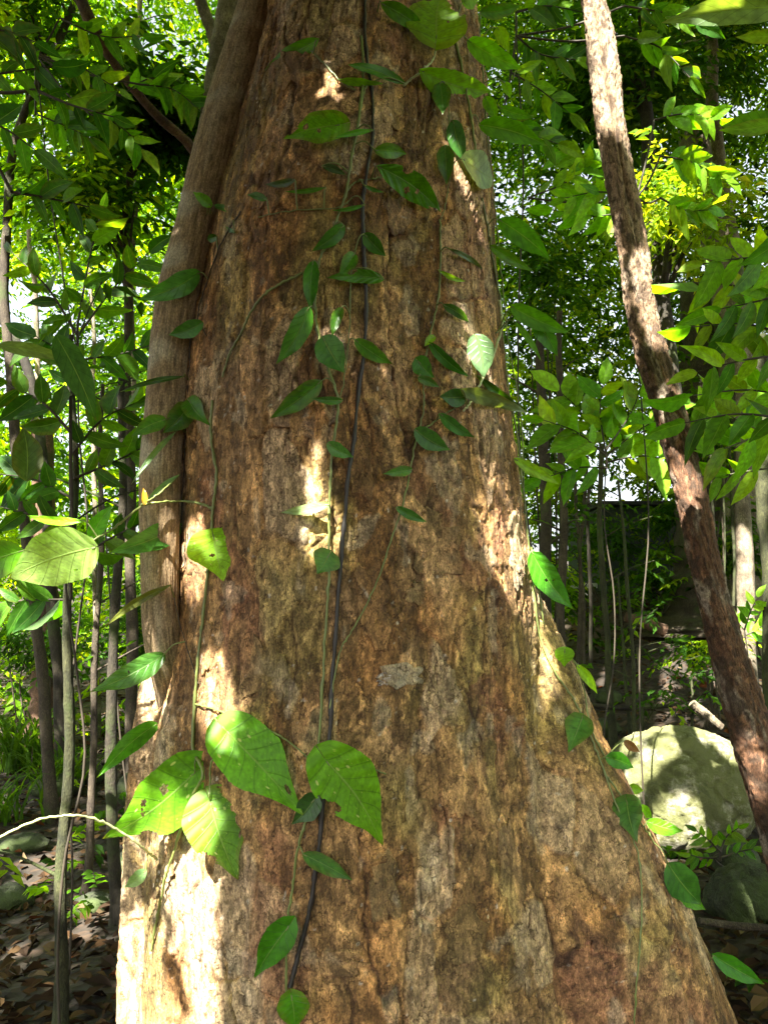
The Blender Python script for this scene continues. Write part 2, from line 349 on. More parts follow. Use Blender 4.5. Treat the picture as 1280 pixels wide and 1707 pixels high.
def bark_relief(u, v, amp=1.0):
    """height in metres plus albedo for flaking tropical bark; u round the stem, v up"""
    big = .013 * fbm(u * 2.2, v * .9, 3, 1) + .006 * pn(u * 6, v * .9, 5)
    wu = u + .022 * fbm(u * 8, v * 6, 3, 8) + .006 * pn(u * 45, v * 40, 9); wv = v + .05 * fbm(u * 7, v * 5, 3, 12) + .008 * pn(u * 50, v * 35, 14)
    Pl = pn(wu * 8, wv * 3.2, 20) + .55 * pn(wu * 19, wv * 9, 21) + .30 * pn(wu * 42, wv * 24, 22) + .12 * pn(wu * 90, wv * 60, 23)
    t = Pl * 3.4; lev = np.floor(t); f = t - lev
    terr = (lev + sst(0, .07, f) * .9 + .1 * f) * .0042
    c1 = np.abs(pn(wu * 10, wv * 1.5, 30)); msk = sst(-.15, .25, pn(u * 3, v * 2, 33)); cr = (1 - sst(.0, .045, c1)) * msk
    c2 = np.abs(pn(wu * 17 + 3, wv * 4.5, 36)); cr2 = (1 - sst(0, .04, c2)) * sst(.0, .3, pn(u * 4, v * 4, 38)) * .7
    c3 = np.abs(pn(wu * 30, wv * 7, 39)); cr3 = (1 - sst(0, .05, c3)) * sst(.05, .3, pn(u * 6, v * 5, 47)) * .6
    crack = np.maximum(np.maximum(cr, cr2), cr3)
    # loose plates with lifted rims
    f1, f2, pid = worley(wu * 9.5, wv * 4.6, 3); rim = sst(.0, .10, f2 - f1); on = sst(.50, .60, pid)
    plate = rim * on * .0065 + on * sst(.30, .02, f2 - f1) * rim * .003
    fib = sst(-.2, .3, pn(u * 5, v * 3, 41))
    fine = .0011 * pn(u * 130 + 4 * pn(u * 12, v * 9, 43), v * 10, 42) * fib + .0016 * fbm(u * 60, v * 45, 4, 44) + .0012 * np.abs(pn(u * 95, v * 50, 46))
    # little pits on the exposed red inner bark
    red = sst(.12, .38, pn(u * 3.2 + .6, v * 1.7 + .3, 50) + .35 * pn(wu * 16, wv * 9, 51) - .12 * on)
    w1, _, _ = worley(u * 85, v * 62, 7); pit = sst(.42, .18, w1) * red * sst(-.1, .2, pn(u * 20, v * 20, 77))
    h = big + .85 * terr + .8 * plate + fine - .008 * crack - .0020 * pit
    # colour
    def mix(a, b, m): return a * (1 - m[..., None]) + np.array(b) * m[..., None]
    mot = 1 + .55 * fbm(wu * 24, wv * 17, 3, 110); c = np.broadcast_to(np.array([.262, .150, .058]), u.shape + (3,)).copy()
    c = mix(c, (.30, .182, .088), sst(-.02, .4, fbm(u * 4, v * 3, 3, 60)) * .8)                 # pinkish grey
    c = mix(c, (.19, .14, .042), sst(.0, .34, fbm(u * 3.4, v * 1.7, 3, 64) + .12 * pn(wu * 14, wv * 7, 66)) * .75)                 # olive film
    c = mix(c, (.215, .10, .032), sst(.05, .4, fbm(u * 5, v * 2.1, 3, 68)) * .7)                 # orange brown
    c = c * np.clip(mot, .5, 1.6)[..., None]
    hsh = (np.sin(lev * 12.9898 + np.floor(pid * 16) * 78.233) * 43758.5) % 1.0
    c = c * (.56 + .92 * hsh)[..., None]
    c = mix(c, (.37, .27, .16), on * sst(.74, .9, pid) * rim * .65)                                # fresh pale plates
    c = mix(c, (.215, .19, .10), on * sst(.60, .56, pid) * rim * .6)
    c = mix(c, (.235, .105, .052), red * .65)
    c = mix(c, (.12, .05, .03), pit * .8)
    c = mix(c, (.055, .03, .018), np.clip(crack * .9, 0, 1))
    c = mix(c, (.09, .045, .022), (1 - sst(0, .09, f)) * .85 * sst(-.25, .15, pn(u * 7, v * 6, 97)))  # thin shadow line painted into the colour along the flake steps
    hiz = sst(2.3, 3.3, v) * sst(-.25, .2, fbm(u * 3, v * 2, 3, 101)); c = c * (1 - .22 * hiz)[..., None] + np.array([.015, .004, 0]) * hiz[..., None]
    lich = sst(.30, .38, fbm(u * 9, v * 6, 3, 80)) ; c = mix(c, (.40, .34, .23), lich * .28)
    speck = sst(.50, .57, pn(u * 75, v * 60, 84) + .25 * pn(u * 12, v * 8, 85)); c = mix(c, (.50, .46, .38), speck * .55)
    var = 1 + .75 * pn(u * 55, v * 30, 88) + .6 * pn(u * 150, v * 30, 90) + .5 * pn(u * 190, v * 150, 92); c = c * np.clip(var, .4, 1.8)[..., None]
    c = c * np.array([1.21, 1.20, 1.24])
    return h * amp, np.clip(c, .01, .8)

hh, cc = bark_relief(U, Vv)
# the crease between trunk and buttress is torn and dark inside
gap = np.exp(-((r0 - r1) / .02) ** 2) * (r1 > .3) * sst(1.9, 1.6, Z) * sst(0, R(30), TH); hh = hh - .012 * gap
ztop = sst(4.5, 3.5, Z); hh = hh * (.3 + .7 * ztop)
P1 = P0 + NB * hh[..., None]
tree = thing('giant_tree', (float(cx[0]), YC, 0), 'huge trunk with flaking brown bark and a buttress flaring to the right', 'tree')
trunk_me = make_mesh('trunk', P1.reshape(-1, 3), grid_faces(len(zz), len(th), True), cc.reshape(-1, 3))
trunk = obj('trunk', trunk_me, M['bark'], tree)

# coarse copy for placing things on the bark
si = np.arange(0, len(zz), 5); sj = np.arange(0, len(th), 5); Pc = P1[si][:, sj]
BVH_V = [Pc.reshape(-1, 3)]; BVH_F = [grid_faces(len(si), len(sj), True)]
def make_bvh(Vs, Fs):
    V, F = join(list(zip(Vs, Fs))); return BVHTree.FromPolygons([tuple(v) for v in V], [tuple(int(i) for i in f) for f in F])
trunk_bvh = make_bvh(BVH_V, BVH_F)
def hit(px, py, bvh=None):
    d = Vector(ray(px, py)).normalized(); r = (bvh or trunk_bvh).ray_cast(Vector(CAM), d)
    return (np.array(r[0]), np.array(r[1]), r[3]) if r[0] is not None else None

# bark flakes: separate curved scales standing proud of the trunk
def surf_index(px, py):
    h_ = hit(px, py)
    if h_ is None: return None
    p = h_[0]; i = int(np.argmin(np.abs(zz - p[2]))); j = int(np.argmin((P1[i, :, 0] - p[0]) ** 2 + (P1[i, :, 1] - p[1]) ** 2)); return i, j
def flake(px, py, wpx, hpx, seed, lift=.006, col=None):
    s = surf_index(px, py)
    if s is None: return
    i0_, j0_ = s; rg = np.random.default_rng(seed); n = 26
    ang = np.linspace(0, 2 * pi, n, endpoint=False); rr = 1 + .28 * rg.normal(size=n); rr = .6 * rr + .4 * np.roll(rr, 1); rr = np.clip(rr, .45, 1.6)
    rings = [0, .35, .7, .93, 1.0, 1.0]; Ls = [1.0, 1.0, .95, 1.15, 1.0, -.4]
    Hm = hpx / 560.; Wm = wpx / 560.; dz = zz[i0_ + 1] - zz[i0_]; du = max(abs(U[i0_, j0_ + 1] - U[i0_, j0_]), 1e-4)
    V = []; C = []
    for q, l in zip(rings, Ls):
        for a_, r_ in zip(ang, rr):
            zi = i0_ + math.sin(a_) * r_ * q * Hm / 2 / dz; ji = j0_ + math.cos(a_) * r_ * q * Wm / 2 / du
            ii = int(np.clip(round(zi), 1, len(zz) - 2)); jj = int(np.clip(round(ji), 1, len(th) - 2))
            base = P0[ii, jj] + NB[ii, jj] * (BH[ii, jj] + lift * l + .0012 * rg.normal() * (q > 0))
            kf = (.62 * (.55 + .45 * rg.random()) if q < .95 else .3) if (col and col[0] > .4) else .22; V.append(base); C.append(cc[ii, jj] * (1 - kf) + np.array(col if col else (.30, .22, .14)) * kf)
    V = np.array(V); F = grid_faces(len(rings), n, True)
    V0 = tree.location
    me = make_mesh('bark_flake', V, F, np.clip(np.array(C), .01, .8)); obj('bark_flake', me, M['bark'], tree)
BH = .013 * fbm(U * 2.2, Vv * .9, 3, 1) + .006 * pn(U * 6, Vv * .9, 5) + .003 +   .0042 * 3 * pn(U * 8, Vv * 3.2, 20)
PALE = (.44, .40, .29); TAN = (.30, .185, .09); OLV = (.21, .165, .065); REDB = (.24, .12, .065)
for q, (px, py, w, h, c_) in enumerate([(672, 1128, 62, 34, PALE), (638, 1133, 22, 14, (.7, .72, .74)), (722, 915, 70, 105, OLV), (705, 985, 60, 40, (.28, .24, .12)),
        (672, 600, 38, 70, TAN), (722, 300, 50, 90, TAN), (430, 640, 50, 90, TAN), (355, 640, 40, 70, TAN), (442, 1125, 50, 90, OLV), (560, 60, 60, 50, OLV),
        (482, 120, 60, 60, TAN), (745, 1180, 60, 80, (.25, .2, .11)), (620, 1010, 50, 110, TAN), (500, 700, 70, 60, (.34, .26, .2)), (455, 900, 60, 120, TAN),
        (345, 1080, 30, 80, TAN), (662, 360, 46, 60, (.36, .28, .2)), (600, 240, 30, 70, OLV), (860, 940, 36, 70, PALE), (790, 560, 40, 100, OLV), (812, 1230, 30, 60, OLV),
        (700, 1400, 60, 90, OLV), (770, 1330, 60, 60, TAN), (640, 1480, 40, 90, (.25, .22, .12)), (850, 1450, 50, 120, (.22, .16, .09)), (560, 1600, 90, 36, TAN),
        (400, 1480, 30, 120, (.22, .17, .12)), (960, 1500, 40, 90, REDB), (600, 780, 40, 90, TAN), (520, 1240, 44, 60, TAN), (770, 1560, 70, 70, OLV), (880, 1620, 60, 60, (.3, .2, .1)),
        (1010, 1560, 50, 50, REDB), (450, 320, 40, 70, REDB), (650, 180, 46, 60, OLV), (765, 420, 36, 70, OLV), (560, 980, 40, 60, TAN)]):
    flake(px, py, w, h, 100 + q, .003, c_)

# ------------------------------------------------------------------ generic barked stem from a pixel path
def stem_from_px(path, Y, wpx, name=None, n=220, segs=64, relief=None, off=0):
    """path [(px,py)], wpx widths in pixels of the photo, Y distance; returns centre points and radii"""
    P = np.array([at(px, py, Y if np.ndim(Y) == 0 else Y[i]) for i, (px, py) in enumerate(path)])
    D = proj(P)[2]; w = np.broadcast_to(np.asarray(wpx, float), (len(path),)); rr = w / 2 / FPX * D
    C = catmull(P, n); s = np.linspace(0, len(path) - 1, n); return C, np.interp(s, np.arange(len(path)), rr)
def barked(C, rr, segs, relief, lobes=None):
    T = norm(np.gradient(C, axis=0)); A = norm(np.cross(T, np.array([0, 1., 0]))); B = np.cross(T, A)
    t = np.linspace(0, 2 * pi, segs, endpoint=False); TT = np.broadcast_to(t, (len(C), segs))
    r = rr[:, None] * (lobes(TT, np.linspace(0, 1, len(C))[:, None]) if lobes else 1)
    s = np.concatenate([[0], np.cumsum(np.linalg.norm(np.diff(C, axis=0), axis=1))])
    u = TT * rr.mean(); v = np.broadcast_to(s[:, None], TT.shape)
    Dr = np.cos(TT)[..., None] * A[:, None] + np.sin(TT)[..., None] * B[:, None]
    h, c = relief(u, v, TT); V = C[:, None] + Dr * (r + h)[..., None]
    return V.reshape(-1, 3), grid_faces(len(C), segs, True), c.reshape(-1, 3)

# smooth fibrous liana pressed against the trunk's left side
def liana_relief(u, v, T):
    uu = np.cos(T) * .07; vv = np.sin(T) * .07; w = .004 * pn(T * 1.5, v * 9, 3)
    n1 = pn(T * 9 + 120 * w, v * 14, 5); n2 = pn(T * 20 + 90 * w, v * 26, 6)
    h = .0018 * n1 + .0012 * n2 + .006 * pn(T * .8, v * 2.5, 8)
    ring = sst(.15, .4, pn(T * .35, v * 8 + .2 * pn(T, v * 5, 7), 9))
    c = np.array([.235, .165, .092])[None, None] * (1 + .85 * n1 + .55 * n2)[..., None]
    c = c * (1 - ring[..., None] * .45) + np.array([.42, .40, .31]) * ring[..., None] * .5
    lg = sst(.1, .5, fbm(T * .7, v * 2.2, 3, 11))[..., None]; c = c * (1 - .55 * lg) + np.array([.34, .28, .19]) * .55 * lg
    return h, np.clip(c, .02, .7)
lp = [(490, -260), (462, -80), (437, 0), (412, 80), (378, 190), (350, 285), (326, 380), (301, 480), (287, 570), (277, 680), (268, 780), (266, 880), (266, 980), (270, 1060), (288, 1150), (300, 1240)]
lw = [70, 70, 68, 70, 70, 70, 66, 68, 68, 66, 64, 62, 58, 56, 54, 50]
ly = [2.36, 2.36, 2.36, 2.36, 2.33, 2.31, 2.29, 2.28, 2.27, 2.26, 2.25, 2.24, 2.23, 2.23, 2.32, 2.50]
C, rr = stem_from_px(lp, ly, lw, n=520)
V, F, c_ = barked(C, rr * 1.03, 150, liana_relief)
lo = obj('liana', make_mesh('liana', V, F, c_), M['bark_smooth']); tag(lo, 'smooth grey brown liana stem pressed along the left side of the huge trunk', 'liana')
BVH_V.append(V); BVH_F.append(F); trunk_bvh = make_bvh(BVH_V, BVH_F)

# leaning shaggy tree on the right
def shag_relief(u, v, T):
    w = .02 * fbm(u * 9, v * 4, 2, 3); t = (pn(u * 24 + 9 * w, v * 5, 15) + .6 * pn(u * 55, v * 18, 16) + .35 * pn(u * 110, v * 50, 17)) * 2.6
    lev = np.floor(t); f = t - lev; h = (lev + sst(0, .15, f)) * .0046 + .004 * fbm(u * 90, v * 60, 2, 18) + .010 * pn(u * 7, v * 2, 19)
    c = np.broadcast_to(np.array([.16, .080, .042]), u.shape + (3,)).copy(); hs = (np.sin(lev * 12.9898) * 43758.5) % 1
    c = c * (.6 + .8 * hs)[..., None]; pl = sst(.1, .4, fbm(u * 14, v * 5, 3, 21))[..., None]; c = c * (1 - pl * .7) + np.array([.30, .25, .19]) * pl * .7
    up = sst(2.4, 3.6, v)[..., None] * .55; c = c * (1 - up) + np.array([.36, .26, .16]) * up  # upper stem painted paler, standing in for sun on it
    sp = np.maximum(np.maximum(sst(.16, .26, pn(u * 60, v * 34, 23)), sst(.18, .26, pn(u * 22, v * 12, 24))), 1 - sst(0, .2, f))[..., None]; c = c * (1 - sp * .8) + np.array([.04, .025, .015]) * sp * .8
    return h, np.clip(c, .015, .7)
lt = [(1420, 1760), (1360, 1600), (1318, 1450), (1284, 1340), (1252, 1220), (1222, 1120), (1192, 1010), (1170, 915), (1142, 790), (1110, 670), (1086, 590), (1066, 500), (1053, 410), (1034, 300), (1018, 200), (1005, 100), (990, 10), (975, -90), (955, -260)]
lwid = [110, 100, 92, 84, 82, 76, 66, 62, 60, 62, 60, 56, 56, 52, 56, 52, 44, 44, 42]
C, rr = stem_from_px(lt, 3.3, lwid, n=620)
def two(T, s): return 1 + .13 * np.cos(2 * (T - .6 + .8 * s)) - .34 * np.exp(-((T - 1.6 + (s - .72) * 3.5) / .17) ** 2) * sst(.62, .72, s)
V, F, c_ = barked(C, rr * .74, 140, shag_relief, two)
lean = thing('leaning_tree', (C[0][0], C[0][1], float(ground_h(C[0][0], C[0][1]))), 'slim leaning tree with shaggy red brown bark right of the huge trunk', 'tree')
obj('trunk', make_mesh('trunk', V, F, c_), M['bark_rough'], lean); BVH_V.append(V[::3] if False else V); BVH_F.append(F)

# ------------------------------------------------------------------ rocks
def rock_mat():
    m, N, L, b = new_mat('mossy_rock'); tc = N.new('ShaderNodeTexCoord').outputs['Object']
    n1 = noise(N, L, 5, 9, .75, tc); n2 = noise(N, L, 34, 8, .75, tc); n3 = noise(N, L, 9, 5, .6, tc, None, 1.)
    c = mixc(N, L, ramp(N, L, n2, [(.3, 0.), (.7, 1.)]), (.32, .29, .21), (.62, .58, .45))
    c = mixc(N, L, ramp(N, L, n1, [(.34, 0.), (.48, .9)]), c, (.115, .125, .026))
    c = mixc(N, L, ramp(N, L, n3, [(.60, 0.), (.72, .8)]), c, (.07, .08, .03))
    L.new(c, b.inputs['Base Color']); b.inputs['Roughness'].default_value = .9
    bump(N, L, n2, b, .7, .02, bump(N, L, n1, None, .9, .08)); return m
M['rock'] = rock_mat(); M['rock_dark'] = bark_mat('dark_mossy_stone', attr=False, base=(.05, .055, .033), dark=(.02, .024, .013), moss=.6, scale=.35)
def rock_arrays(sx, sy, sz, seed, n=40, rough=.12, cuts=5):
    t = np.linspace(0, pi, n); p = np.linspace(0, 2 * pi, 2 * n, endpoint=False); T, Pp = np.meshgrid(t, p, indexing='ij')
    D = np.stack([np.sin(T) * np.cos(Pp), np.sin(T) * np.sin(Pp), np.cos(T)], -1)
    f = 1 + rough * fbm(D[..., 0] * 1.3 + D[..., 2] + seed, D[..., 1] * 1.3 - D[..., 2] * .6, 4, seed % 40) + rough * .5 * fbm(D[..., 0] * 4 + D[..., 2] * 3 + seed, D[..., 1] * 4, 3, 5) + .022 * fbm(D[..., 0] * 11 + seed, D[..., 2] * 11 + D[..., 1] * 7, 4, 9)
    ck = np.abs(pn(D[..., 0] * 2.2 + seed, D[..., 2] * 2.6 + D[..., 1], 14)); f = f - .05 * (1 - sst(0, .05, ck)) * (n > 60)
    for kx in range(cuts):
        rg = np.random.default_rng(seed * 7 + kx); nrm_ = norm(rg.normal(size=3)); dd = (D * nrm_).sum(-1); cut = .80 + .12 * rg.random(); f = np.where(dd * f > cut, f * .35 + .65 * cut / np.maximum(dd, .3), f)
    return (D * f[..., None] * np.array([sx, sy, sz])).reshape(-1, 3), grid_faces(n, 2 * n, True)
def rock(px, py, wpx, hpx, Y, seed, label, mat='rock_dark', n=22, rough=.2, group=None, sink=.25, deep=None, cuts=5):
    c = at(px, py, Y); D = proj(c)[2]; sx = wpx / 2 / FPX * D; sz = hpx / 2 / FPX * D
    V, F = rock_arrays(sx, sx * .8 if deep is None else deep, sz, seed, n, rough, cuts)
    rg = np.random.default_rng(seed); o = obj('rock', make_mesh('rock', V, F), M[mat], None, tuple(c)); tag(o, label, 'rock', group)
    return o, V + c, F
o, V, F = rock(1131, 1322, 264, 222, 4.9, 27, 'big pale boulder blotched with moss standing sunlit behind the buttress', 'rock', 90, .075, cuts=0); o.name = 'boulder'
BVH_V.append(V); BVH_F.append(F)
o, V, F = rock(1250, 1500, 150, 110, 3.9, 33, 'dim green mossy rock in front of the big pale boulder', 'rock_dark', 36); BVH_V.append(V); BVH_F.append(F)
RK = [(1004, 1190, 40, 46, 5.6, 'small pale rock beside the left end of the big boulder', 'rock'), (1222, 1395, 90, 70, 4.4, 'dark rock wedged between the boulder and the leaning tree', 'rock_dark'),
      (1000, 1120, 60, 34, 6.6, 'dark flat stone on the slope left of the thin pole', 'rock_dark'), (1090, 1150, 66, 30, 6.2, 'flat green stone on the slope above the big boulder', 'rock_dark'),
      (1010, 1085, 54, 30, 7.2, 'highest dark stone on the shaded slope', 'rock_dark'), (95, 1265, 90, 40, 6.6, 'low mossy stone by the grass clump at the left edge', 'rock_dark'),
      (150, 1248, 56, 40, 7.0, 'mossy stone lying between the two slim dark saplings', 'rock_dark'), (222, 1250, 54, 60, 6.4, 'upright mossy stone beside the left foot of the huge trunk', 'rock_dark'),
      (228, 1340, 70, 44, 5.0, 'dark rounded stone low beside the huge trunk', 'rock_dark'), (40, 1340, 84, 32, 5.4, 'broad dark stone at the left edge of the litter', 'rock_dark'),
      (20, 1450, 84, 40, 4.6, 'dark mossy rock low at the left edge below the pale arching stem', 'rock_dark'), (160, 1430, 70, 40, 4.4, 'small dark rock behind the nearest sapling', 'rock_dark'),
      (1140, 1210, 60, 26, 5.9, 'thin dark slab just above the big boulder', 'rock_dark')]
for q, (px, py, w, h, Yy, lab, mt) in enumerate(RK):
    o, V, F = rock(px, py, w, h, Yy, 50 + q, lab, mt, 16, .25); 
    BVH_V.append(V); BVH_F.append(F)
    zc = float(ground_h(V[:, 0].mean(), V[:, 1].mean())); o.location.z += (zc + .25 * (V[:, 2].max() - V[:, 2].min())) - V[:, 2].mean() if abs(zc - V[:, 2].mean()) > .12 else 0

# ------------------------------------------------------------------ leaf building
def leaf_grid(L, W, kind='ovate', curl=.12, fold=.25, seed=0, bites=(), ns=18, nt_=9, wave=.03):
    rg = np.random.default_rng(seed); s = np.linspace(0, 1, ns); t = np.linspace(-1, 1, nt_); S_, T_ = np.meshgrid(s, t, indexing='ij')
    if kind == 'heart': w = np.sin(pi * np.clip(S_, 0, 1) ** .62) ** .75 * (1 - .25 * S_) * 1.05; w = w * (1 - .42 * sst(.42, .88, S_))
    elif kind == 'lance': w = np.sin(pi * S_ ** .82) ** .95
    else: w = np.sin(pi * S_ ** .70) ** .85; w = w * (1 - .25 * sst(.72, .92, S_))
    w = w / w.max(); w = np.maximum(w, .015)
    edge = 1 + .035 * np.sin(S_ * 17 + seed) + .008 * rg.normal(size=S_.shape) * (np.abs(T_) > .9)
    x = T_ * w * W / 2 * edge
    y = S_ * L - (.20 if kind == 'heart' else .03) * L * (T_ ** 2) * (1 - S_) ** 4 * (S_ < .6)
    if kind == 'heart': w0 = sst(0, .07, S_); x = x * (1 + 0 * w0)
    ww = w * W / 2
    z = fold * np.abs(T_) * ww - curl * L * S_ ** 2 + wave * L * np.sin(S_ * 9 + seed) * T_ ** 2 * np.sign(T_ + .01 * math.sin(seed)) * .5
    z = z + .010 * L * np.sin((S_ - np.abs(T_) * .2) * 44) * np.abs(T_) * (1 - S_)
    x = x + .05 * L * math.sin(seed * 1.7) * np.sin(pi * S_)          # sideways sweep
    V = np.stack([x, y, z], -1).reshape(-1, 3); F = grid_faces(ns, nt_); uv = np.stack([(T_ + 1) / 2, S_], -1).reshape(-1, 2)
    if len(bites):
        cs = uv[F].mean(1); keep = np.ones(len(F), bool)
        for (bs, bt, br) in bites:
            d = np.hypot((cs[:, 1] - bs) * L, ((cs[:, 0] * 2 - 1) - bt) * W / 2 * .9) / L; keep &= d > br * (1 + .2 * np.sin(np.arctan2(cs[:, 1] - bs, cs[:, 0] - bt) * 5))
        F = F[keep]
    return V, F, uv
GREEN = (.048, .165, .010); MIDG = (.085, .25, .010); LIME = (.19, .40, .014); BLUEG = (.052, .15, .030); PALEG = (.15, .24, .12); YELL = (.19, .36, .010); DARKG = (.03, .07, .014)
def leaf_frame(b, tp, roll=0.0, face=None):
    b = np.asarray(b, float); tp = np.asarray(tp, float); Yv = norm(tp - b); view = norm(CAM - (b + tp) / 2) if face is None else norm(face)
    Zv = norm(view - Yv * np.dot(view, Yv)); Xv = np.cross(Yv, Zv)
    c, s = math.cos(roll), math.sin(roll); Zr = Zv * c + Xv * s; Xr = np.cross(Yv, Zr)
    return np.stack([Xr, Yv, Zr], 1)
def add_leaf(parent, b, tp, wpx, col=GREEN, kind='ovate', roll=0., bites=(), mat='leaf', seed=None, curl=None, fold=None, fine=False, name='leaf'):
    seed = random.randrange(9999) if seed is None else seed
    b = np.asarray(b, float); tp = np.asarray(tp, float); L = np.linalg.norm(tp - b); D = proj((b + tp) / 2)[2]
    W = wpx / FPX * D / max(.3, abs(math.cos(roll)))
    fold = (.15 + .25 * random.random()) if fold is None else fold; curl = (random.random() * .34 - .06) if curl is None else curl
    V, F, uv = leaf_grid(L, W * 1.06, kind, curl, fold, seed, bites, *( (48, 29) if fine else (18, 9)))
    Mx = leaf_frame(b, tp, roll); V = V @ Mx.T
    age = .5 + .5 * math.sin(seed * 3.3); cv = np.broadcast_to(np.array(col) * (1 + .22 * math.sin(seed)) * np.array([.85 + .22 * age, 1.05, .8]), (len(V), 3)).copy(); sd2, tt2 = uv[:, 1], np.abs(uv[:, 0] * 2 - 1); br = (sst(.55, .9, tt2 + .5 * pn(uv[:, 1] * 7 + seed, uv[:, 0] * 7, 5)) * sst(.7, 1., age) * .30 + sst(.93, 1, sd2) * .5)[:, None]; cv = cv * (1 - br) + np.array([.16, .10, .02]) * br; jit = 1 + .12 * np.random.default_rng(seed).normal(size=(len(V), 1)); 
    o = bpy.data.objects.new(name, make_mesh(name, V, F, np.clip(cv * jit, .005, .8), uv)); o.data.materials.append(M[mat]); COL.objects.link(o)
    o.location = Vector(b) - (parent.location if parent else Vector((0, 0, 0))); o.parent = parent
    BVH_V.append(V + b); BVH_F.append(F); return o

def on(px, py, off=.012, Y=None):
    """a point off the bark at that place, or at distance Y where there is no bark"""
    if Y is not None: return at(px, py, Y)
    h_ = hit(px, py)
    if h_ is None: return at(px, py, 2.38 - off)
    d = norm(ray(px, py)); return h_[0] - d * off
def vine(name, label, stems, leaves, stem_mat='stem_green', cat='vine', group=None):
    S = []
    for st in stems:
        pts = [on(*p) for p in st['p']]; r = st.get('r', .003); n = max(12, 9 * len(pts)); Cc = catmull(pts, n)
        rr_ = np.linspace(r, st.get('r2', r * .7), n) * (1 + .10 * np.sin(np.arange(n) * .9) + .38 * (np.arange(n) % 11 == 5)) * .9; Cc = Cc + RNG.normal(size=Cc.shape) * .0009; S.append((Cc, rr_, st.get('m', stem_mat)))
    root = thing(name, S[0][0][-1], label, cat, group)
    allC = np.vstack([s[0] for s in S]); extra = []
    for lf in leaves:
        bx, by, tx, ty, w = lf[:5]; o = dict(lf[5]) if len(lf) > 5 else {}
        ob = o.pop('ob', .03 + .02 * random.random()); ot = o.pop('ot', ob + .02 * random.random()); Yb = o.pop('Y', None); Yt = o.pop('Yt', Yb); pet = o.pop('pet', True)
        b_p = on(bx, by, ob, Yb); t_p = on(tx, ty, ot, Yt)
        lfo = add_leaf(root, b_p, t_p, w, **o)
        if pet:
            d = np.linalg.norm(allC - b_p, axis=1); i = int(np.argmin(d)); tgt = allC[i] if d[i] < .16 else on(bx - 8, by + 14, .0, Yb)
            mid = (b_p + tgt) / 2 + np.array([0, -.012, .01]) * min(1, d[i] / .05)
            ext = b_p + norm(t_p - b_p) * .01
            V, F = tube_arrays(catmull([tgt, mid, b_p, ext], 9) - b_p, np.linspace(.0021, .0014, 9), 6); pe = bpy.data.objects.new('petiole', make_mesh('petiole', V, F)); pe.data.materials.append(M['stem_green']); COL.objects.link(pe); pe.parent = lfo
    bymat = {}
    for Cc, rr_, mt in S: bymat.setdefault(mt, []).append(tube_arrays(Cc, rr_, 8, .06))
    for mt, parts in bymat.items():
        for V, F in parts: obj('stem', make_mesh('stem', V, F), M[mt], root)
    return root

